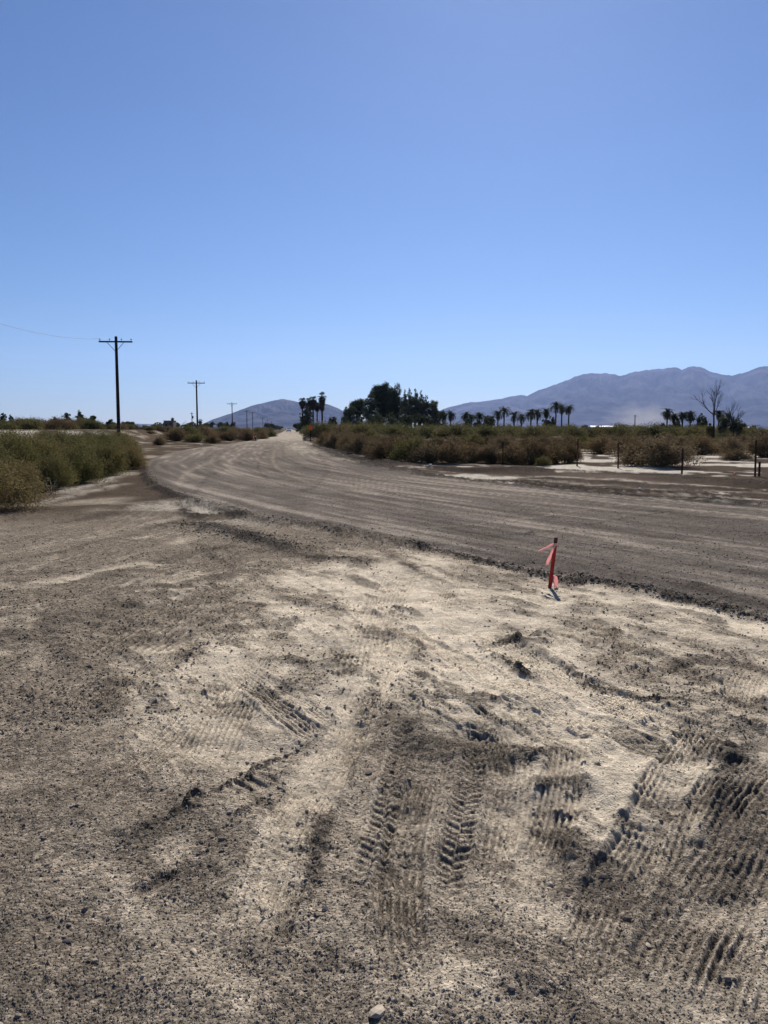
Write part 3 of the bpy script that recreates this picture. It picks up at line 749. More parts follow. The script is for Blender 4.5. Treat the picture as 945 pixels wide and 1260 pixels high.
for i, (u, D, vt) in enumerate(specs):
    if u < 0: x, y = -17.9, 4.5; H = 11.4
    else:
        x, y = bearing(u, D); H = None
    z = gz(x, y) - .05
    if H is None: H = height(vt, D) - z
    p = make_pole(H, 3.4 if i < 3 else 3.6); p.location = (x, y, z); p.rotation_euler = (0, math.radians(.25) if i == 1 else 0, math.radians(2))
    tag(p, 'utility pole out of view left of the camera that carries the wire' if u < 0 else pl[i - 1], 'utility pole', 'utility poles along the road')
    poles.append((x, y, z + H))
def wire(a, b, sag, label, rad=.012):
    pts = []
    for k in range(25):
        t = k / 24; pts.append((a[0] + (b[0] - a[0]) * t, a[1] + (b[1] - a[1]) * t, a[2] + (b[2] - a[2]) * t - sag * 4 * t * (1 - t)))
    mb = MB(); mb.tube(pts, rad, 5); o = mb.build('power_line', M['wire'], None, True); tag(o, label, 'power line')
a, b = poles[0], poles[1]
wire((a[0] - 1.5, a[1] - .19, a[2] - .25), (b[0] - 1.57, b[1] - .19, b[2] - .24), 2.5, 'single thin power line sagging from the nearest pole out of the left edge', .011)

# pole with a transformer, further off, and one beyond the scrub on the right
def far_pole(u, D, vt, label, can):
    x, y = bearing(u, D); z = gz(x, y); H = height(vt, D) - z
    r = empty('utility_pole', (x, y, z)); tag(r, label, 'utility pole')
    mb = MB(); mb.tube([(0, 0, -.5), (0, 0, H)], [.28, .22], 8); mb.build('pole_shaft', M['pole_wood'], r, True)
    mb = MB(); mb.box((0, -.25, H - .6), (2.2, .14, .18)); mb.build('crossarm', M['pole_wood'], r)
    if can:
        mb = MB(); mb.tube([(.55, 0, H - 3.6), (.55, 0, H - 3.5), (.55, 0, H - 2.2), (.55, 0, H - 2.1)], [.3, .42, .42, .3], 10); mb.build('transformer', M['pole_wood'], r, True)
far_pole(236.5, 480, 507.5, 'distant pole with a bulky transformer, left of the second utility pole', True)
far_pole(781, 450, 510.5, 'lone short utility pole standing beyond the scrub in front of the dust', False)

# ----------------------------------------------------------------- fence posts
def fence_post(u, vb, vt, label, dz=0.0, short=False):
    x, y = spot(u, vb); z = gz(x, y); H = max(.5, (vb - vt) / FPX * y * 1.02)
    r = empty('fence_post', (x, y, z)); r.rotation_euler = (random.uniform(-.02, .02), random.uniform(-.02, .02), random.uniform(-.3, .3))
    w = .045 if not short else .05
    mb = MB(); mb.box((0, 0, H / 2 - .15), (w * 1.5, .012, H + .3)); mb.box((0, .018 + .0062, H / 2 - .15), (.012, .036, H + .298)); mb.build('post_bar', M['rust'], r)
    tag(r, label, 'fence post', 'steel posts of the old fence beyond the road')
fence_post(929, 587, 543, 'tall rusty steel fence post at the right edge, nearest of the row')
fence_post(934, 586.5, 573, 'stubby broken post right beside the tall fence post at the right edge', short=True)
fence_post(839, 582, 551, 'rusty fence post on the pale sand right of the round tan shrub, second from right')
fence_post(760.5, 576, 545, 'rusty fence post in the gap of pale sand, third from the right edge')
fence_post(710, 573.5, 541, 'rusty fence post just left of the pale sand gap, fourth from the right edge')
fence_post(618.5, 570, 543, 'rusty fence post in front of brown scrub, fifth from the right edge')
fence_post(573, 568, 543, 'rusty fence post in front of the scrub below the palms, farthest left of the row')

# ----------------------------------------------------------------- plants
def leaf_cloud(P, size, rg, aspect=.5, droop=0.0, flat=False):
    n = len(P)
    d = rg.normal(0, 1, (n, 3)); d[:, 2] -= droop; d /= np.linalg.norm(d, axis=1)[:, None]
    e = rg.normal(0, 1, (n, 3)); e -= (e * d).sum(1)[:, None] * d; e /= np.linalg.norm(e, axis=1)[:, None]
    s = (size * rg.uniform(.6, 1.4, n))[:, None]
    V = np.stack([P - d * s, P + e * s * aspect, P + d * s, P - e * s * aspect], 1).reshape(-1, 3)
    F = np.arange(4 * n).reshape(n, 4)
    return V, F, np.repeat(rg.uniform(0, 1, n), 4)
def shrub_proto(seed, nleaf, leaf, matl, W=1.0, H=1.0, tall=False, twiggy=.5):
    """unit shrub: radius ~W, height ~H"""
    rg = np.random.default_rng(seed); nc = 70
    # branch tips over an uneven dome
    az = rg.uniform(0, 2 * PI, nc); el = np.arcsin(rg.uniform(.02, 1, nc)); rr = rg.uniform(.72, 1.0, nc)
    lob = 1 + .22 * np.sin(az * 2 + seed) + .13 * np.sin(az * 5 + 2 * seed)
    tips = np.stack([np.cos(az) * np.cos(el) * W * rr * lob, np.sin(az) * np.cos(el) * W * rr * lob, np.sin(el) * H * rr * (1 + .12 * np.sin(3 * az + seed))], 1)
    tips[:, 2] += .06 * H
    base = np.stack([tips[:, 0] * .12, tips[:, 1] * .12, np.zeros(nc)], 1)
    mb = MB()
    for i in range(nc):
        mid = base[i] * .4 + tips[i] * .6 + np.array((0, 0, .12 * H))
        mb.tube([tuple(base[i]), tuple(mid), tuple(tips[i])], [.012, .008, .003], 3, False)
        for _ in range(3):
            t2 = tips[i] + rg.normal(0, .12, 3); t2[2] = max(t2[2] + .06, .02); mb.tube([tuple(mid), tuple(t2)], [.006, .002], 3, False)
    # leaves: clumps around tips plus along the branches
    k = rg.integers(0, nc, nleaf); t = rg.uniform(0, 1, nleaf) ** .45
    mid = base[k] * (1 - t)[:, None] + tips[k] * t[:, None]; mid[:, 2] += .12 * H * 4 * t * (1 - t)
    P = mid + rg.normal(0, 1, (nleaf, 3)) * (.05 + .085 * t)[:, None]
    P[:, 2] = np.abs(P[:, 2]) * .98 + .01
    V, F, a = leaf_cloud(P, leaf, rg, .38)
    name = 'foliage'
    fm = quick_mesh(name, V, F, matl, False, {'leaf': a}); sm = mb.mesh('stems', M['twig'])
    r = empty('shrub'); link('foliage', fm, None, r); link('stems', sm, None, r)
    return r
def put(proto, x, y, sx, sz, rz, name, label, cat, group, used, dz=0.0, z=None):
    o = copy_tree(proto); used.append(o)
    o.name = name
    o.location = (x, y, (gz(x, y) if z is None else z) + dz); o.rotation_euler = (0, 0, rz); o.scale = (sx, sx * random.uniform(.9, 1.1), sz)
    for c in o.children:
        c.name = c.name.split('.')[0]
    if label: o['label'] = label
    o['category'] = cat
    if group: o['group'] = group
    return o
near_g = [shrub_proto(100 + i, 26000, .022, M['leaf_green'] if i != 2 else M['leaf_mixed']) for i in range(3)]
mid_b = [shrub_proto(200 + i, 9000, .034, M['leaf_brown']) for i in range(3)]
mid_t = [shrub_proto(300 + i, 8000, .034, M['leaf_tan']) for i in range(2)]
mid_g = [shrub_proto(400 + i, 7000, .042, M['leaf_green']) for i in range(2)]
protos = near_g + mid_b + mid_t + mid_g
U = []
# the long green bush mass on the left, front row then back row, from near to far
left = [  # u, row of the foot, row of the top, width factor, proto, label
    (-45, 628, 556, 1.25, 2, 'brown twiggy bush cut by the left edge, nearest of the green thicket'),
    (18, 612, 562, 1.0, 2, 'low brown tinged bush at the near foot of the thicket beside the dirt'),
    (66, 602, 560, .9, 0, 'rounded green bush at the near foot of the thicket, above the bleached branch'),
    (98, 594, 548, .95, 1, 'rounded green bush in the front row of the thicket, third along'),
    (128, 586, 545, .9, 0, 'rounded green bush in the front row of the thicket, fourth along'),
    (154, 577, 543, .9, 2, 'brownish end bush of the thicket front row, where the road begins'),
    (-20, 592, 533, 1.25, 0, 'tall green bush in the back row of the thicket at the left edge'),
    (38, 585, 533, 1.15, 2, 'tall brown topped bush in the back row of the thicket, second along'),
    (78, 578, 531, 1.1, 1, 'tall dark green bush in the back row of the thicket, third along'),
    (115, 571, 532, 1.1, 0, 'tall green bush in the back row of the thicket, fourth along'),
    (146, 562, 531, .95, 1, 'dark bush at the far end of the thicket below the nearest utility pole'),
    (10, 572, 530, 1.2, 1, 'green bush behind the back row of the thicket, near the left edge'),
    (60, 566, 530, 1.2, 0, 'green bush behind the back row of the thicket, toward its middle')]
for u, vb, vt, wf, pi, lb in left:
    x, y = spot(u, vb); H = height(vt, y) - gz(x, y); W = H * wf * .92
    put(near_g[pi], x, y, W, H / 1.08, random.uniform(0, 6), 'shrub', lb, 'shrub', 'bushes of the thicket left of the road', U)
# fill along the thicket so that the crowns close up
for k in range(16):
    t = k / 15; u = -30 + 185 * t; vb = 606 - 34 * t; x, y = spot(u + random.uniform(-6, 6), vb - random.uniform(2, 8)); H = random.uniform(1.05, 1.4)
    put(near_g[k % 3], x, y, H * .95, H, random.uniform(0, 6), 'shrub', 'leafy bush squeezed between the front and back rows of the left thicket', 'shrub', 'filling bushes inside the left thicket', U)
# small ones at the left roadside
for u, vb, vt, wpx, pr, lb in ((196, 548, 537, 16, mid_b[0], 'small brown bush on pale sand right of the green thicket'), (185, 541, 531, 12, mid_b[1], 'small dark bush on the sandy bank right of the nearest pole'),
                       (240, 545, 533, 24, mid_g[0], 'green bush at the foot of the second utility pole'), (262, 545.5, 534, 20, mid_b[1], 'brown bush just right of the foot of the second utility pole'),
                       (205, 537, 530, 9, mid_b[2], 'tuft of brown scrub on the sandy bank below the tan building'),
                       (283, 543, 528.5, 30, mid_b[2], 'large brown bush of the left roadside hedge, nearest its left end'), (305, 543, 529, 22, mid_b[0], 'large dark bush of the left roadside hedge above the little orange marker'), (322, 541, 529, 18, mid_b[1], 'brown bush of the left roadside hedge, third along'),
                       (333, 538, 529.5, 14, mid_g[1], 'olive bush of the left roadside hedge, toward the distant car')):
    x, y = spot(u, vb); z = gz(x, y); H = max(height(vt, y) - z, .5); W = wpx / FPX * y * .62
    put(pr, x, y, W, H / 1.08, random.uniform(0, 6), 'shrub', lb, 'shrub', 'bushes left of the dirt road', U)
for k in range(22):
    y = 95 * (4.2 ** (k / 21)); x = -.12 * y - 5.5 - random.uniform(.5, 5) - (5 if y < 150 else 2); H = random.uniform(1.5, 2.1)
    put(random.choice(mid_b + mid_g), x, y, H * 1.15, H * .95, random.uniform(0, 6), 'shrub', 'distant scrub bush in the hedge along the left side of the road', 'shrub', 'distant hedge left of the road', U)
# right of the road: foreground scrub edge
def scrub(u, vb, H, wf, pr, lb, grp):
    x, y = spot(u, vb); put(pr, x, y, H * wf, H / 1.08, random.uniform(0, 6), 'shrub', lb, 'shrub', grp, U)
G1 = 'front row of scrub right of the road'
front = [(399, 549, 1.5, .8, 4), (413, 552, 1.6, .8, 6), (427, 556, 1.5, .8, 3), (443, 559, 1.5, .8, 7), (462, 563, 1.3, .8, 6), (484, 566.5, 1.55, .9, 5), (508, 568.5, 1.35, .9, 8), (530, 570, 1.25, .9, 7), (556, 570, 1.2, .9, 3), (580, 569, 1.15, .95, 5), (604, 569, 1.15, .9, 6),
         (632, 570, 1.2, .9, 4), (657, 571, 1.25, .9, 3), (680, 570, 1.25, .9, 4), (701, 569, 1.15, .8, 5)]
desc = ['rust brown', 'tan', 'brown', 'olive', 'tan', 'tall brown', 'olive', 'tan', 'brown', 'dark brown', 'tan', 'dark', 'brown', 'dark', 'reddish']
where = ['right behind the orange sign', 'second along from the orange sign', 'where the road shoulder widens', 'below the left end of the tree grove', 'under the left half of the grove', 'under the highest crown of the grove', 'under the slender trees of the grove',
         'under the right end of the grove', 'under the lone palm beside the grove', 'by the farthest left fence post', 'between the two left fence posts', 'right of the fifth fence post', 'below the row of tall palms', 'below the three tallest palms', 'left of the pale sand gap']
for (u, vb, H, wf, pi), d, w in zip(front, desc, where):
    scrub(u, vb, H * random.uniform(.82, .95), wf * random.uniform(.85, 1.15), protos[pi], '%s scrub bush %s, front row' % (d, w), G1)
for u, vb, H, wf, pi, lb in ((812, 574.5, 1.38, 1.05, 6, 'big round tan bush behind the second fence post from the right, alone on pale sand'), (785, 573, 1.1, .9, 4, 'brown bush leaning against the left side of the big round tan bush'),
                             (668, 573.5, .45, 1.0, 8, 'low yellow green tuft at the foot of the dark scrub, left of the fourth post'), (905, 566, .6, 1.4, 4, 'low flat brown bush between the dead tree and the tall fence post'),
                             (940, 563, 1.5, .9, 6, 'tan bush at the right edge behind the tall fence post'), (900, 559, 1.3, 1.0, 7, 'wide tan bush just right of the dead tree foot'), (862, 560, 1.3, .9, 4, 'dark brown bush in front of the dead tree foot'),
                             (740, 558, 1.3, .9, 5, 'brown bush at the back of the pale sand gap, left'), (772, 560, 1.3, 1.0, 3, 'brown bush at the back of the pale sand gap, right')):
    scrub(u, vb, H, wf, protos[pi], lb, None)
for k in range(40):           # second and third rows
    u = 405 + 545 * (k / 39) + random.uniform(-5, 5); vb = random.choice((547, 550, 553)) if u > 470 else 545
    scrub(u, vb, random.uniform(.85, 1.25), 1.0, random.choice(mid_b + mid_t + mid_g), 'brown scrub bush in the dense rows behind the fence line', 'middle rows of scrub right of the road')
for k in range(58):
    u = 395 + 560 * (k / 57) + random.uniform(-4, 4); D = random.uniform(110, 190); x, y = bearing(u, D)
    H = random.uniform(1.7, 2.3) if u > 560 else random.uniform(1.8, 2.7)
    put(random.choice(mid_g), x, y, H * 1.3, H, random.uniform(0, 6), 'shrub', 'olive green bush in the far belt below the palms and the grove', 'shrub', 'far belt of green bushes right of the road', U)
for k in range(16):
    y = 105 * (3.6 ** (k / 15)); x = -.12 * y + random.uniform(3.5, 7) + (3 if y < 180 else 1); H = random.uniform(1.5, 2.2)
    put(random.choice(mid_b + mid_g), x, y, H, H * .95, random.uniform(0, 6), 'shrub', 'distant scrub bush along the right side of the straight road', 'shrub', 'distant hedge right of the road', U)
# levee top scrub on the left
for k in range(34):
    u = -20 + 270 * (k / 33) + random.uniform(-4, 4); D = random.uniform(115, 150); x, y = bearing(u, D)
    H = random.uniform(1.0, 1.9) if u < 130 else random.uniform(.7, 1.1)
    put(random.choice(mid_b + mid_g), x, y, H * 1.4, H, random.uniform(0, 6), 'shrub', 'dark scrub bush on top of the pale sand bank at the left', 'shrub', 'scrub on top of the left bank', U)

# ---- trees
def tree_mesh(seed, lobes, trunk_h, nleaf, leaf, matl, tr=.25, droop=0.0):
    """lobes: (x,y,z,rx,rz) crown masses in metres; limbs run to each"""
    rg = np.random.default_rng(seed); r = empty('tree')
    mb = MB()
    mb.tube([(0, 0, -.3), (.05 * trunk_h * rg.normal(), 0, trunk_h * .6), (0, 0, trunk_h)], [tr, tr * .75, tr * .55], 8)
    mb.build('trunk', M['bark'], r, True)
    lb = MB(); Ps = []
    tot = sum(l[3] * l[3] * l[4] for l in lobes) ** 1.0
    for (x, y, z, rx, rz) in lobes:
        lb.tube([(0, 0, trunk_h * .75), (x * .45, y * .45, (z + trunk_h) * .45 + .2), (x, y, z + rz * .3)], [tr * .45, tr * .3, tr * .08], 5, False)
        n = max(60, int(1.7 * nleaf * (rx * rx * rz) / tot)); nc = max(8, int(n / 32))
        c = rg.normal(0, 1, (nc, 3)); c /= np.linalg.norm(c, axis=1)[:, None]; c *= rg.uniform(.45, 1.0, nc)[:, None] ** .6
        c = c * (rx, rx, rz) + (x, y, z)
        k = rg.integers(0, nc, n); P = c[k] + rg.normal(0, 1, (n, 3)) * (rx * .20, rx * .20, rz * .16); Ps.append(P)
        for q in c[::4]: lb.tube([(x, y, z - rz * .4), tuple(q)], [tr * .12, tr * .03], 3, False)
    lb.build('limbs', M['bark'], r)
    P = np.vstack(Ps); P[:, 2] = np.maximum(P[:, 2], .1)
    V, F, a = leaf_cloud(P, leaf, rg, .5, droop)
    link('crown', quick_mesh('crown', V, F, matl, False, {'leaf': a}), None, r)
    return r
def tree(u, D, vt, wpx, seed, shape, label, matl, nleaf=3500, leaf=.22, grp=None, bare=.0, z=None, cat='tree'):
    x, y = bearing(u, D); zz = gz(x, y) if z is None else z; H = height(vt, D) - zz; W = wpx / FPX * D / 2
    rg = np.random.default_rng(seed); lobes = []
    if shape == 'round':
        for k in range(18):
            a = rg.uniform(0, 2 * PI); q = rg.uniform(.1, .80); h = rg.uniform(.16 + bare, .88); lim = math.sqrt(max(.1, 1 - ((h - .45) / .62) ** 2))
            lobes.append((math.cos(a) * W * q * lim, math.sin(a) * W * q * lim, h * H, W * rg.uniform(.32, .46), H * rg.uniform(.12, .18)))
        lobes.append((0, 0, H * .86, W * .42, H * .12))
    elif shape == 'slender':
        for k in range(10):
            h = .20 + bare + k * (.73 - bare) / 9; lobes.append((rg.normal(0, W * .22), rg.normal(0, W * .22), h * H, W * (1.0 if k < 7 else .75 - .15 * (k - 6)), H * .085))
    else:
        for k in range(7):
            a = rg.uniform(0, 2 * PI); lobes.append((math.cos(a) * W * .55, math.sin(a) * W * .55, H * rg.uniform(.3, .72), W * .42, H * .22))
        lobes.append((0, 0, H * .75, W * .4, H * .2))
    r = tree_mesh(seed, lobes, H * .45, nleaf, leaf, matl, max(.12, H * .022))
    r.location = (x, y, zz); r.rotation_euler = (0, 0, 0); tag(r, label, cat, grp); return r
GG = 'trees of the dark grove'
tree(429, 255, 499, 19, 1, 'round', 'leftmost rounded dark tree of the grove', M['leaf_dark'], 4200, .2, GG)
tree(441, 262, 489, 24, 2, 'round', 'second rounded tree of the grove, shoulder high between the leftmost and the tall crowns', M['leaf_dark'], 5200, .2, GG, .05)
tree(456.5, 258, 479.5, 16, 3, 'slender', 'narrow tall tree just left of the highest crown of the grove', M['leaf_dark'], 5000, .2, GG, .05)
tree(471, 265, 472.5, 30, 4, 'round', 'highest broad dark crown in the middle of the grove', M['leaf_dark'], 9000, .22, GG, .05)
tree(483, 262, 475, 24, 14, 'round', 'broad dark crown joined to the right side of the highest one', M['leaf_dark'], 6500, .22, GG, .05)
tree(489, 258, 481, 15, 5, 'slender', 'narrow dark tree on the right flank of the tall crowns', M['leaf_dark'], 4200, .2, GG, .03)
tree(498, 252, 479, 10, 6, 'slender', 'slender open eucalyptus, first of the thin trees right of the tall crowns', M['leaf_euc'], 2600, .19, GG, .15)
tree(505.5, 258, 477.5, 11, 7, 'slender', 'slender open eucalyptus, second and highest of the thin trees', M['leaf_euc'], 3400, .19, GG, .12)
tree(512, 254, 479, 11, 8, 'slender', 'slender open eucalyptus, third of the thin trees', M['leaf_euc'], 3400, .19, GG, .12)
tree(518.5, 258, 481, 10, 9, 'slender', 'slender open eucalyptus with pointed top, fourth of the thin trees', M['leaf_euc'], 3300, .19, GG, .1)
tree(524.5, 254, 486, 10, 10, 'slender', 'slender eucalyptus, last of the thin trees', M['leaf_euc'], 3000, .19, GG, .1)
tree(534, 255, 492, 24, 11, 'round', 'rounded tree with pointed top at the right end of the grove', M['leaf_euc'], 6500, .2, GG)
tree(545, 250, 505, 12, 12, 'round', 'small low tree closing the right end of the grove', M['leaf_dark'], 1800, .18, GG)
for k, (u, vt, w) in enumerate(((424, 512, 14), (446, 511, 16), (464, 507, 22), (481, 506, 22), (500, 509, 18), (515, 508, 18), (528, 509, 16))):
    tree(u, 235, vt, w, 30 + k, 'low', 'low leafy undergrowth tree at the foot of the grove', M['leaf_dark'], 1600, .2, 'undergrowth at the foot of the grove')
tree(407, 300, 512, 9, 16, 'round', 'small round dark tree between the fan palms and the grove, left of a pair', M['leaf_dark'], 1500, .22)
tree(412, 305, 513, 8, 17, 'round', 'small round dark tree between the fan palms and the grove, right of a pair', M['leaf_dark'], 1300, .22)
tree(374.5, 300, 516, 15, 18, 'low', 'dark bushy tree at the foot of the fan palms beside the straight road', M['leaf_dark'], 2600, .24)
tree(366, 330, 520, 12, 19, 'low', 'low dark tree by the road left of the fan palms', M['leaf_dark'], 1600, .24)
tree(378, 290, 498, 13, 20, 'slender', 'shaggy column of vine and dead fronds among the fan palms', M['leaf_dark'], 2600, .22)
# left bank trees
for k, (u, D, vt, w, sh, lb) in enumerate(((4, 132, 508.5, 13, 'round', 'small dark tree at the left edge on top of the sand bank'), (14.5, 136, 512, 8, 'round', 'little tree on the sand bank, second from the left edge'), (35, 135, 514.5, 26, 'low', 'wide dark bushy tree on the sand bank right of the two edge trees'),
                                      (68, 138, 513, 12, 'low', 'low dark tree in the middle of the sand bank row'), (84, 132, 508, 14, 'round', 'round dark tree on the sand bank, highest round crown left of the pole'), (98.5, 130, 505, 8, 'slender', 'thin spindly tree, highest on the sand bank'),
                                      (107, 134, 513, 8, 'low', 'drooping low tree right of the thin spindly tree'), (115, 130, 511.5, 10, 'round', 'small tree on the sand bank just left of the nearest pole'), (137, 135, 515.5, 13, 'low', 'low dark tree right behind the foot of the nearest pole'), (158, 138, 518, 16, 'low', 'low dark bush like tree right of the nearest pole'))):
    tree(u, D, vt, w, 50 + k, sh, lb, M['leaf_dark'], 1500, .11)
tree(213, 400, 514, 7, 70, 'round', 'round tree beside the small tan building', M['leaf_dark'], 900, .25)
for k in range(14):
    tree(188 + k * 7.5 + random.uniform(-2, 2), 430, random.uniform(518.5, 521.5), random.uniform(7, 12), 80 + k, 'low', 'far dark tree in the low line behind the sand bank', M['leaf_dark'], 500, .35, 'far line of dark trees at the left')
for k in range(7):
    tree(327 + k * 3.0, 480 + 30 * k, 519 + .8 * k, random.uniform(6, 9), 110 + k, 'low', 'far dark tree beside the vanishing end of the road', M['leaf_dark'], 500, .35, 'far trees left of the road end')
for k in range(12):
    tree(700 + k * 21 + random.uniform(-6, 6), 380, random.uniform(521.5, 524), random.uniform(8, 14), 140 + k, 'low', 'far low green tree behind the scrub at the right', M['leaf_euc'], 500, .3, 'far low trees behind the scrub')

# ---- palms
def frond_set(n, L, seed, up=.9, wid=.5, fan=False):
    rg = np.random.default_rng(seed); mb = MB()
    for k in range(n):
        az = 2 * PI * k / n * 2.4 + rg.uniform(-.3, .3); el = rg.uniform(-.75, up) ; l = L * rg.uniform(.8, 1.1)
        ca, sa = math.cos(az), math.sin(az); p = np.array((0.0, 0.0, 0.0)); e = el; pts = [p.copy()]
        for i in range(6):
            p = p + np.array((ca * math.cos(e), sa * math.cos(e), math.sin(e))) * l / 6; e -= (.30 if not fan else .12) * (1 if not fan or i > 2 else .4); pts.append(p.copy())
        if fan:      # palmate leaf: stalk then spread blades
            c = pts[3]; mb.tube([tuple(pts[0]), tuple(c)], .03, 3, False); sd = np.array((-sa, ca, 0)); fw = (pts[4] - pts[3]); fw /= np.linalg.norm(fw)
            for j in range(9):
                b = (j - 4) * .36; d = fw * math.cos(b) + sd * math.sin(b); t = c + d * l * .5; t[2] -= .12 * l * abs(j - 4) / 4; w = np.cross(d, (0, 0, 1.0)); w /= np.linalg.norm(w) + 1e-6
                m_ = c + d * l * .28
                mb.add([tuple(c), tuple(m_ + w * .10), tuple(t), tuple(m_ - w * .10)], [(0, 1, 2, 3)])
        else:        # pinnate leaf: rachis with leaflets both sides
            mb.tube([tuple(q) for q in pts[::2]] , [.04, .03, .02, .008], 3, False)
            sd = np.array((-sa, ca, 0))
            for i in range(1, 7):
                for h in (0, .5):
                    q = pts[i] * (1 - h) + pts[i - 1] * h; dirv = pts[i] - pts[i - 1]; dirv /= np.linalg.norm(dirv)
                    for s_ in (-1, 1):
                        t = q + (sd * s_ * .75 + dirv * .6 + np.array((0, 0, -.35))) * wid * (1.15 - .12 * i)
                        mb.add([tuple(q - dirv * .10), tuple(q + dirv * .10), tuple(t)], [(0, 1, 2)])
    return mb
def palm(u, D, vt, label, seed, grp, fan=False, L=2.6, skirt=0.0, tr=.26, lean=0.0, nf=34):
    x, y = bearing(u, D); z = gz(x, y); Htop = height(vt, D) - z; H = Htop - L * (.5 if not fan else .45)
    rg = np.random.default_rng(seed)
    r = empty('palm_tree', (x, y, z)); tag(r, label, 'palm tree', grp)
    mb = MB(); n = 9; pts = [(lean * H * (i / (n - 1)) ** 2, 0, -.3 + (H + .3) * i / (n - 1)) for i in range(n)]
    mb.tube(pts, [tr * (1.35 if i == 0 else 1.0 - .25 * i / n) * (1 + .05 * (i % 2)) for i in range(n)], 9); mb.build('trunk', M['palm_trunk'], r, True)
    top = pts[-1]
    ob = frond_set(nf, L, seed, 1.35 if not fan else 1.2, .64 * L / 2.6, fan).build('fronds', M['frond'], r); ob.location = top
    if skirt > 0:
        sk = MB(); Ls = skirt
        for k in range(260):
            a = rg.uniform(0, 2 * PI); h = rg.uniform(0, Ls); rad = tr + .3 + .75 * (1 - h / Ls) + rg.uniform(-.2, .3) ; l = rg.uniform(.9, 1.6)
            ca, sa = math.cos(a), math.sin(a); w = rg.uniform(.10, .2)
            p0 = (ca * tr * .8, sa * tr * .8, -h + .3); p1 = (ca * rad, sa * rad, -h - l * .45); p2 = (ca * rad * .9, sa * rad * .9, -h - l)
            sk.add([(p0[0], p0[1], p0[2]), (p1[0] - sa * w, p1[1] + ca * w, p1[2]), p2, (p1[0] + sa * w, p1[1] - ca * w, p1[2])], [(0, 1, 2, 3)])
        so = sk.build('dead_frond_skirt', M['skirt'], r); so.location = top
    return r
FP = 'fan palms beside the straight road'
palm(372.5, 305, 490.5, 'fan palm with a bare neck, leftmost of the cluster beside the road', 1, FP, True, 1.7, 2.0, .3)
palm(380, 300, 491.5, 'fan palm with a thick dead skirt, second of the cluster', 2, FP, True, 1.7, 3.5, .32)
palm(385.5, 300, 488.5, 'fan palm with a mid length skirt, third of the cluster', 3, FP, True, 1.9, 3.0, .3)
palm(390.5, 310, 496, 'shorter fan palm tucked between the two tallest', 4, FP, True, 1.5, 1.5, .26)
palm(396.5, 300, 484.5, 'tallest fan palm with a small tuft over a broad skirt, rightmost of the cluster', 5, FP, True, 2.1, 4.6, .34)
GP = 'date palms of the row on the right'
row = [(554.5, 504, 0, 2.4, 'lone date palm just right of the dark grove'), (573, 506, 0, 2.3, 'date palm at the left end of the low palm clump'), (580, 508, 0, 2.2, 'short date palm, second in the low palm clump'), (589.5, 506.5, 0, 2.3, 'date palm, third in the low palm clump'),
       (598.5, 510, 0, 2.2, 'short bushy date palm in the middle of the low palm clump'), (605, 510.5, 0, 2.1, 'short bushy date palm right of the middle of the low palm clump'), (612.5, 504, 0, 2.3, 'date palm standing close left of the taller one above the fence post'), (620, 500, 0, 2.5, 'date palm standing higher than its neighbours above the fifth fence post'),
       (632.5, 505.5, 0, 2.4, 'date palm left of a pair in the middle of the row'), (641.5, 508.5, 0, 2.3, 'lower date palm right of a pair in the middle of the row'), (653, 502, 0, 2.6, 'date palm with full crown, left of a touching pair'), (661, 503, 0, 2.4, 'date palm with full crown, right of a touching pair'),
       (671.5, 501.5, 0, 2.4, 'date palm with swept crown, left of the three tallest'), (683.5, 493.5, 0, 2.7, 'tallest date palm of the row'), (691, 497, 0, 2.3, 'slim date palm in the middle of the three tallest'), (699.5, 496.5, 0, 2.3, 'slim date palm at the right end of the row')]
for k, (u, vt, sk, L, lb) in enumerate(row): palm(u, 235 + (k * 7) % 17, vt, lb, 20 + k, GP, False, L * 1.05, 0, .24, (.0, .01, -.01)[k % 3], 44)
GQ = 'palms of the small group on the right'
for k, (u, vt, L, lb) in enumerate(((820.5, 502, 1.9, 'tallest palm of the small group on the right, at its left end'), (829, 508.5, 1.7, 'short palm, second of the small group on the right'), (839.5, 506, 1.8, 'palm in the middle of the small group on the right'), (849, 505.5, 1.9, 'palm with wide crown, fourth of the small group on the right'), (884, 504, 1.8, 'palm crown partly hidden behind the dead tree'))):
    palm(u, 190, vt, lb, 60 + k, GQ, False, L * 1.05, 0, .2, 0, 50)
palm(246.5, 600, 516.5, 'tiny far palm just right of the second utility pole', 70, None, True, 2.2, 1.5, .4)
for k, (u, w, vt) in enumerate(((574, 12, 514), (588, 14, 515), (601, 15, 513), (677, 14, 512), (669, 10, 515), (815, 8, 518), (862, 16, 508), (832, 12, 516))):
    tree(u, 225 if k < 5 else 185, vt, w, 170 + k, 'low', ('dark bushy undergrowth between the palms of the row' if k < 5 else 'dark bushy undergrowth below the small group of palms'), M['leaf_dark'], 1300, .2, 'undergrowth below the palms' if k < 5 else 'undergrowth of the small palm group')

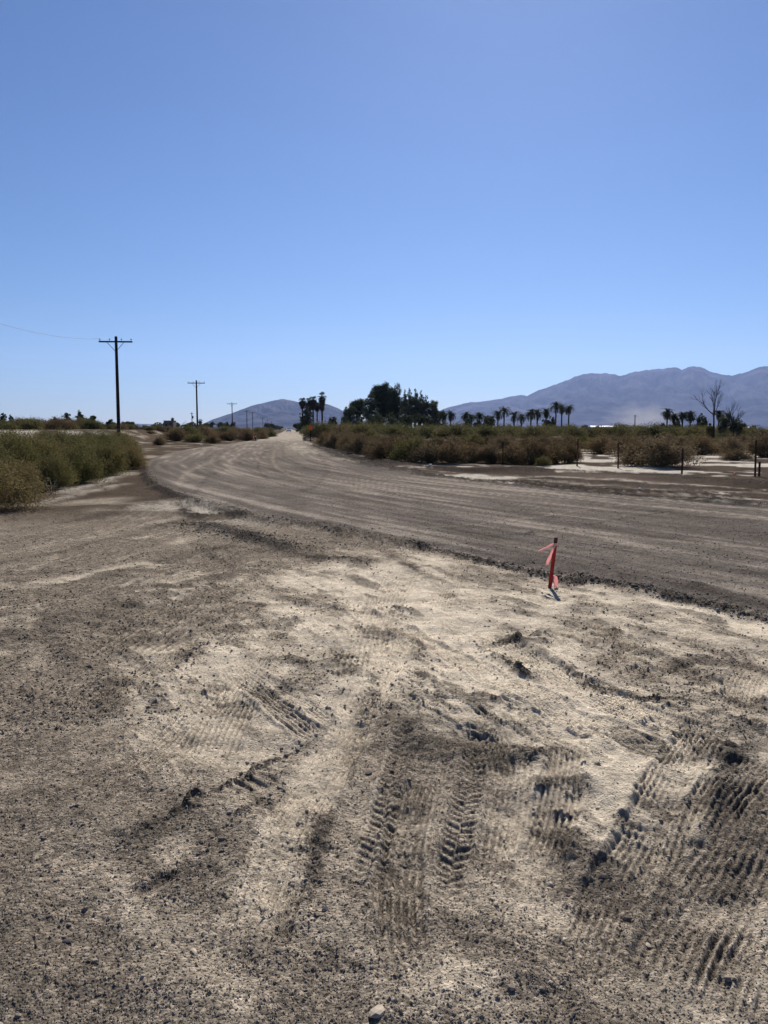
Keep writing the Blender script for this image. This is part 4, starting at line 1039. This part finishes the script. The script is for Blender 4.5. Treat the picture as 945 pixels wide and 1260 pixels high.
# ---- dead tree and its thicket
def dead_branches(mb, p, d, L, r, depth, rg, spread=.55):
    pts = [p]; q = np.array(p, float); d = np.array(d, float)
    for i in range(4):
        d = d + rg.normal(0, .10, 3); d[2] += .05; d /= np.linalg.norm(d); q = q + d * L / 4; pts.append(tuple(q))
    rad = [r, r * .85, r * .7, r * .58, r * .45]
    mb.tube(pts, rad, 5, False)
    if depth > 0:
        for i in (2, 3, 4, 4):
            dd = d + rg.normal(0, spread, 3); dd[2] = abs(dd[2]) * .8 + .25; dd /= np.linalg.norm(dd)
            dead_branches(mb, pts[i], dd, L * rg.uniform(.45, .68), r * .5, depth - 1, rg, spread)
def dead_tree(u, D, vt, label, seed, main):
    x, y = bearing(u, D); z = gz(x, y); H = height(vt, D) - z; rg = np.random.default_rng(seed)
    r = empty('dead_tree', (x, y, z)); tag(r, label, 'dead tree')
    mb = MB(); mb.tube([(0, 0, -.2), (-.05, 0, H * .25), (-.12, 0, H * .5)], [.13, .10, .08], 8); mb.build('trunk', M['dead'], r, True)
    t = (-.12, 0, H * .5); k = 0
    for d, L, w in main:
        br = MB(); dead_branches(br, t, d, L * H, w * 1.5, 3, rg, .42); br.build('branch', M['dead'], r)
dead_tree(879, 88, 475, 'tall bare dead tree rising above the scrub on the right', 5, [((.10, 0, 1), .30, .055), ((-.75, .1, .75), .26, .05), ((-.1, .1, 1), .24, .035), ((.28, -.1, 1), .2, .035)])
dead_tree(903, 88, 502, 'smaller bare dead tree with spreading branches right of the tall one', 6, [((.5, 0, 1), .3, .04), ((-.4, .1, 1), .3, .035), ((.05, .1, 1), .34, .035), ((.9, .1, .8), .3, .03)])
for k, (u, vt, w, lb) in enumerate(((893, 506, 24, 'tall grey green bush around the foot of the dead tree'), (906, 512, 20, 'lower grey green bush right of the dead tree'), (873, 519, 13, 'low green bush left of the dead tree trunk'))):
    tree(u, 90, vt, w, 190 + k, 'low', lb, M['leaf_euc'] if k < 2 else M['leaf_green'], 2600, .07, None, cat='bush')
def twig_branch(u, v, label):
    x, y = spot(u, v); r = MB(); rg = np.random.default_rng(3)
    for d in ((-.5, 0, 1), (-.1, .1, 1), (.35, 0, .6)):
        dead_branches(r, (0, 0, 0), d, .28, .012, 1, rg)
    o = r.build('dead_branch', M['pale_dead']); o.location = (x, y, gz(x, y)); tag(o, label, 'branch')
twig_branch(63, 608, 'bleached dead branch sticking out below the green thicket')

# ----------------------------------------------------------------- buildings
def shed(u0, u1, D, vt, label, far=0):
    x0, _ = bearing(u0, D); x1, _ = bearing(u1, D); z = gz((x0 + x1) / 2, D); H = height(vt, D) - z; W = x1 - x0
    r = empty('long_shed', ((x0 + x1) / 2, D + 4, z)); tag(r, label, 'shed')
    mb = MB(); mb.box((0, 0, (H - .9) / 2), (W, 8, H - .9)); mb.build('wall', M['steel_grey'], r)
    mb = MB(); h0 = H - .9; e = .3
    mb.add([(-W / 2 - e, -4.3, h0 + .003), (W / 2 + e, -4.3, h0 + .003), (W / 2 + e, 4.3, h0 + .003), (-W / 2 - e, 4.3, h0 + .003), (-W / 2 - e, -4.3, h0 + .12), (W / 2 + e, -4.3, h0 + .12), (W / 2 + e, 4.3, h0 + .12), (-W / 2 - e, 4.3, h0 + .12), (-W / 2 - e, 0, H), (W / 2 + e, 0, H)],
           [(0, 3, 2, 1), (0, 1, 5, 4), (2, 3, 7, 6), (4, 5, 9, 8), (6, 7, 8, 9), (0, 4, 8, 7, 3), (1, 2, 6, 9, 5)]); mb.build('roof', M['white_metal'], r)
    for k in range(int(W // 6)):
        mb = MB(); mb.box((-W / 2 + 3 + k * 6, -4.02, 1.1), (1.6, .06, 1.2)); mb.build('window', M['dark_open'], r)
shed(728, 765, 520, 523.8, 'long low white roofed shed beyond the scrub, left of the lone pole')
shed(799, 822, 520, 524.8, 'short low white roofed shed beyond the scrub, between the lone pole and the palms')
shed(911, 931, 520, 524.8, 'low white roofed shed right of the dead tree')
shed(556, 568, 420, 525.5, 'small white roofed shed between the grove and the row of palms')
def house():
    D = 380; x0, _ = bearing(201.5, D); x1, _ = bearing(213.5, D); z = gz((x0 + x1) / 2, D); H = height(517.5, D) - z; W = x1 - x0
    r = empty('building', ((x0 + x1) / 2, D, z)); tag(r, 'small boxy tan building with flat roof behind the sand bank', 'building')
    mb = MB(); mb.box((0, 2.5, H / 2 - .1), (W, 5, H - .2)); mb.build('wall', M['tan_wall'], r)
    mb = MB(); mb.box((0, 2.5, H - .08), (W + .3, 5.3, .2)); mb.build('roof', M['tan_wall'], r)
    mb = MB(); mb.box((W * .2, -.03, 2.4), (.9, .07, 1.0)); mb.build('window', M['dark_open'], r)
    mb = MB(); mb.box((-W * .25, -.03, 1.05), (1.0, .07, 2.1)); mb.build('door', M['dark_open'], r)
house()

# ----------------------------------------------------------------- road sign, markers, car, litter
def road_sign():
    x, y = spot(382.3, 543); z = gz(x, y); r = empty('road_sign', (x, y, z)); tag(r, 'orange warning sign on a dark post at the right edge of the dirt road', 'road sign')
    mb = MB(); mb.box((0, 0, .85), (.11, .09, 2.1)); mb.build('post', M['pole_wood'], r)
    s = .36; mb = MB(); n = 4; vs = [(s * math.cos(PI / 2 * k), -.06 - t, 1.70 + s * math.sin(PI / 2 * k)) for t in (0, .012) for k in range(4)]
    mb.add(vs, [(0, 1, 2, 3), (7, 6, 5, 4), (0, 4, 5, 1), (1, 5, 6, 2), (2, 6, 7, 3), (3, 7, 4, 0)]); mb.build('sign_panel', M['orange'], r)
    mb = MB(); mb.box((0, 0, .06), (.9, .12, .08)); mb.box((0, 0, .145), (.12, .9, .08)); mb.build('base', M['pole_wood'], r)
road_sign()
def marker(u, v, H, mats, label, cat='marker post'):
    x, y = spot(u, v); z = gz(x, y); r = empty('marker_post', (x, y, z)); tag(r, label, cat)
    mb = MB(); mb.tube([(0, 0, .05), (0, 0, H * .75), (0, 0, H)], [.07, .055, .05], 10); mb.build('tube', mats, r, True)
    mb = MB(); mb.tube([(0, 0, -.02), (0, 0, .04), (0, 0, .07)], [.22, .21, .12], 12); mb.build('base', M['tyre'], r)
    mb = MB(); mb.tube([(0, 0, H * .62), (0, 0, H * .74)], [.063, .060], 10); mb.build('band', M['white_metal'], r)
marker(374.3, 543, .75, M['rust'], 'short dark marker post left of the orange sign, taller of the two stubs')
marker(376.2, 543, .5, M['rust'], 'short dark marker stub between the marker post and the orange sign')
marker(312.0, 543.5, .75, M['orange'], 'faded orange marker post at the left edge of the road, left of a pair')
marker(314.6, 543.5, .85, M['rust'], 'brown marker post at the left edge of the road, right of a pair')

def car():
    x, y = bearing(355.3, 330); z = gz(x, y); r = empty('car', (x, y, z), math.atan2(.12, 1)); tag(r, 'distant white car coming down the straight dirt road toward the camera', 'car')
    def prof(pts, hw, name, m, inset=0):
        mb = MB(); n = len(pts); vs = [(-hw, p[0], p[1]) for p in pts] + [(hw, p[0], p[1]) for p in pts]
        fs = [tuple(range(n)), tuple(reversed(range(n, 2 * n)))] + [(i, i + n, (i + 1) % n + n, (i + 1) % n) for i in range(n)]
        mb.add(vs, fs); return mb.build(name, m, r)
    prof([(-2.3, .35), (-2.35, .75), (-2.15, .98), (-1.1, 1.1), (-.4, 1.62), (1.4, 1.66), (2.15, 1.15), (2.3, .9), (2.3, .35)], .9, 'body', M['car_paint'])
    mb = MB(); mb.add([(-.78, -1.07, 1.13), (.78, -1.07, 1.13), (.68, -.46, 1.60), (-.68, -.46, 1.60)], [(0, 1, 2, 3)])
    o = mb.build('windscreen', M['glass'], r); md = o.modifiers.new('t', 'SOLIDIFY'); md.thickness = .05; md.offset = 0
    for s in (-1, 1):
        mb = MB(); mb.box((s * .905, .4, 1.33), (.03, 1.9, .36)); mb.build('side_window', M['glass'], r)
        mb = MB(); mb.box((s * .68, -2.33, .78), (.34, .06, .16), 0, .02); mb.build('headlight', M['steel_grey'], r)
        for yy in (-1.45, 1.4):
            w = MB(); w.tube([(s * .72, yy, .34), (s * .93, yy, .34)], .34, 16); wo = w.build('wheel', M['tyre'], r)
            h = MB(); h.tube([(s * .935, yy, .34), (s * .95, yy, .34)], .19, 12); h.build('rim', M['steel_grey'], wo)
    mb = MB(); mb.box((0, -2.34, .55), (1.1, .05, .2)); mb.build('grille', M['dark_open'], r)
car()
def litter(u, v, s, label, m='litter', seed=0):
    import bmesh
    x, y = spot(u, v); rg = np.random.default_rng(seed); bm = bmesh.new(); bmesh.ops.create_icosphere(bm, subdivisions=2, radius=1)
    for w in bm.verts:
        f = 1 + rg.uniform(-.3, .25); w.co = (w.co.x * s * f, w.co.y * s * .8 * f, w.co.z * s * .7 * f)
    me = bpy.data.meshes.new('litter'); bm.to_mesh(me); bm.free(); o = link('litter_scrap', me, M[m]); o.location = (x, y, gz(x, y) + s * .45); tag(o, label, 'litter')
litter(787, 601, .045, 'crumpled white scrap lying on the verge beyond the road, toward the right', seed=1)
litter(247.5, 548.5, .11, 'white scrap lying on the dirt below the second utility pole', seed=2)
litter(529.5, 574, .08, 'white scrap at the foot of the scrub under the grove', seed=3)
litter(904, 584, .05, 'tiny orange scrap on the pale sand near the tall fence post', 'orange', 4)

for p in protos:              # the patterns themselves are not part of the place
    for c in list(p.children): bpy.data.objects.remove(c)
    bpy.data.objects.remove(p)

# ----------------------------------------------------------------- mountains
def mountains(name, D, ridge, depth, seed, amp):
    us = np.array([p[0] for p in ridge], float); vs = np.array([p[1] for p in ridge], float)
    n = 620; u = np.linspace(us[0], us[-1], n); v = np.interp(u, us, vs)
    X0 = (u - 472.5) / FPX * D / (math.cos(PITCH) + .105 * math.sin(PITCH)); E = EYE + D * np.tan(np.arctan((630 - v) / FPX) - PITCH)
    E = np.maximum(E, 0) * (1 + .022 * fbm(X0, X0 * 0, D * .022, 4, seed + 5, .6))
    m = 121; V = []
    t = np.linspace(-1, .7, m)
    X, T = np.meshgrid(X0, t, indexing='ij'); Z = np.repeat(E[:, None], m, 1); Y = D + T * depth
    prof = np.where(T < 0, (1 + T) ** 1.25, (1 - T / .7) ** 1.1)
    wrp = fbm(X, Y, D * .06, 2, seed + 3) * D * .008; spur = 1 - np.abs(fbm(X + 0.30 * Y + wrp, Y * .14, D * .030, 5, seed, .52)) * 1.25
    side = fbm(X, Y, D * .02, 5, seed + 9, .6)
    edge = np.clip(np.abs(T) * 4, 0, 1) * np.clip(1 - np.abs(T + .0), 0, 1)
    Zf = Z * np.clip(prof * (1 + edge * (spur - .72) * amp) + edge * side * .015, 0, None)
    Zf = np.minimum(Zf, Z * (1 + .0 * T) * np.where(np.abs(T) < .02, 1, (Y / D) * .985) + 0) - 8 * (np.abs(T) > .97)
    Zf = Zf + (T == 0) * 0
    # keep the skyline: crest column exactly at T closest to 0
    k = np.argmin(np.abs(t)); Zf[:, k] = E * (Y[0, k] / D)
    Vv = np.stack([X * (Y / D), Y, Zf - 6], 2).reshape(-1, 3)
    i = np.arange(n - 1)[:, None] * m; j = np.arange(m - 1)[None]
    F = np.stack([(i + j).ravel(), (i + m + j).ravel(), (i + m + j + 1).ravel(), (i + j + 1).ravel()], 1)
    o = link(name, quick_mesh(name, Vv, F, M['mountain'], True)); tag(o, kind='structure')
mountains('mountain_range', 16000, [(515, 527), (530, 511), (545, 503), (560, 498.5), (578, 494.5), (592, 494), (612, 490.5), (640, 485.5), (648, 487), (662, 480), (690, 470), (703, 463.5), (722, 459.5), (735, 458.5), (748, 460), (762, 461.5), (780, 457), (800, 453.8), (818, 452.5), (830, 452), (836, 454.5), (850, 450.8), (858, 451.2), (872, 456), (888, 461.5), (896, 462.5), (908, 459.5), (925, 453), (945, 448.5), (980, 440), (1040, 436), (1100, 450), (1180, 440), (1300, 470), (1400, 500), (1450, 527)], 5200, 3, .42)
mountains('mountain_range', 11500, [(235, 527), (250, 521), (262, 515.5), (285, 508), (305, 500.5), (319, 496.5), (325, 495.5), (332, 493), (345, 490.8), (352, 491), (368, 493.8), (385, 495), (402, 496.5), (415, 501), (428, 508), (445, 516), (465, 523), (485, 527)], 3000, 17, .42)
mountains('mountain_range', 19000, [(-330, 527), (-300, 518), (-150, 521), (0, 523.5), (60, 522.5), (100, 522), (150, 520.5), (185, 521.5), (220, 524), (245, 527)], 3000, 23, .6)

# ----------------------------------------------------------------- air
def volume_mat(name, dens, col, aniso, noise=None):
    m = bpy.data.materials.new(name); m.use_nodes = True; nt = m.node_tree; nt.nodes.clear()
    o = nt.nodes.new('ShaderNodeOutputMaterial'); v = nt.nodes.new('ShaderNodeVolumePrincipled')
    v.inputs['Density'].default_value = dens; v.inputs['Color'].default_value = (*col, 1); v.inputs['Anisotropy'].default_value = aniso
    nt.links.new(v.outputs[0], o.inputs['Volume'])
    return m, nt, v
HZ = volume_mat('haze_air', 2.05e-5, (.42, .56, 1.0), .40)[0]
mb = MB(); mb.box((0, 0, 895), (43000, 43000, 2000)); hz = mb.build('haze', HZ); tag(hz, 'thin blue haze in the air over the valley', 'haze', kind='stuff')
hz.visible_shadow = True

DM, nt, v = volume_mat('dust_cloud', .0, (.95, .90, .84), .2)
tc = nt.nodes.new('ShaderNodeTexCoord'); ln = nt.nodes.new('ShaderNodeVectorMath'); ln.operation = 'LENGTH'; nt.links.new(tc.outputs['Object'], ln.inputs[0])
nz = nt.nodes.new('ShaderNodeTexNoise'); nz.inputs['Scale'].default_value = 2.2; nz.inputs['Detail'].default_value = 3; nt.links.new(tc.outputs['Object'], nz.inputs['Vector'])
m1 = nt.nodes.new('ShaderNodeMath'); m1.operation = 'MULTIPLY_ADD'; nt.links.new(nz.outputs['Fac'], m1.inputs[0]); m1.inputs[1].default_value = 1.3; m1.inputs[2].default_value = .30
m2 = nt.nodes.new('ShaderNodeMath'); m2.operation = 'SUBTRACT'; nt.links.new(m1.outputs[0], m2.inputs[0]); nt.links.new(ln.outputs['Value'], m2.inputs[1])
m3 = nt.nodes.new('ShaderNodeMath'); m3.operation = 'MULTIPLY'; m3.use_clamp = True; nt.links.new(m2.outputs[0], m3.inputs[0]); m3.inputs[1].default_value = .0060
nt.links.new(m3.outputs[0], v.inputs['Density'])
import bmesh
bm = bmesh.new(); bmesh.ops.create_icosphere(bm, subdivisions=3, radius=1); me = bpy.data.meshes.new('dust'); bm.to_mesh(me); bm.free()
du = link('dust', me, DM); dx_, _ = bearing(792, 1500); du.location = (dx_, 1500, 16); du.scale = (82, 60, 42); tag(du, 'faint pale cloud of dust rising beyond the scrub near the lone pole', 'dust', kind='stuff')

# ----------------------------------------------------------------- light
SUN_EL, SUN_AZ = math.radians(34.5), math.radians(9)     # azimuth clockwise from +Y
sun = bpy.data.lights.new('sun', 'SUN'); sun.energy = 5.0; sun.angle = math.radians(.53); sun.color = (1, .955, .89)
so = bpy.data.objects.new('sun', sun); COL.objects.link(so)
so.rotation_euler = (PI / 2 - SUN_EL, 0, PI - SUN_AZ)
w = bpy.data.worlds.new('World'); SC.world = w; w.use_nodes = True; nt = w.node_tree; nt.nodes.clear()
wo = nt.nodes.new('ShaderNodeOutputWorld'); bg = nt.nodes.new('ShaderNodeBackground'); sk = nt.nodes.new('ShaderNodeTexSky')
sk.sky_type = 'NISHITA'; sk.sun_disc = False; sk.sun_elevation = SUN_EL; sk.sun_rotation = SUN_AZ
sk.air_density = 1.0; sk.dust_density = .14; sk.ozone_density = 10.0; sk.altitude = 0
wb = nt.nodes.new('ShaderNodeVectorMath'); wb.operation = 'MULTIPLY'; wb.inputs[1].default_value = (1.0, .975, 1.0)
nt.links.new(sk.outputs[0], wb.inputs[0]); nt.links.new(wb.outputs[0], bg.inputs[0]); bg.inputs[1].default_value = .053; nt.links.new(bg.outputs[0], wo.inputs[0])

SC.view_settings.view_transform = 'Standard'; SC.view_settings.look = 'None'; SC.view_settings.exposure = 0.56; SC.view_settings.gamma = 1
SC.render.engine = 'CYCLES'
cy = SC.cycles
cy.max_bounces = 5; cy.diffuse_bounces = 2; cy.transmission_bounces = 3; cy.transparent_max_bounces = 6; cy.volume_bounces = 0
cy.use_denoising = True
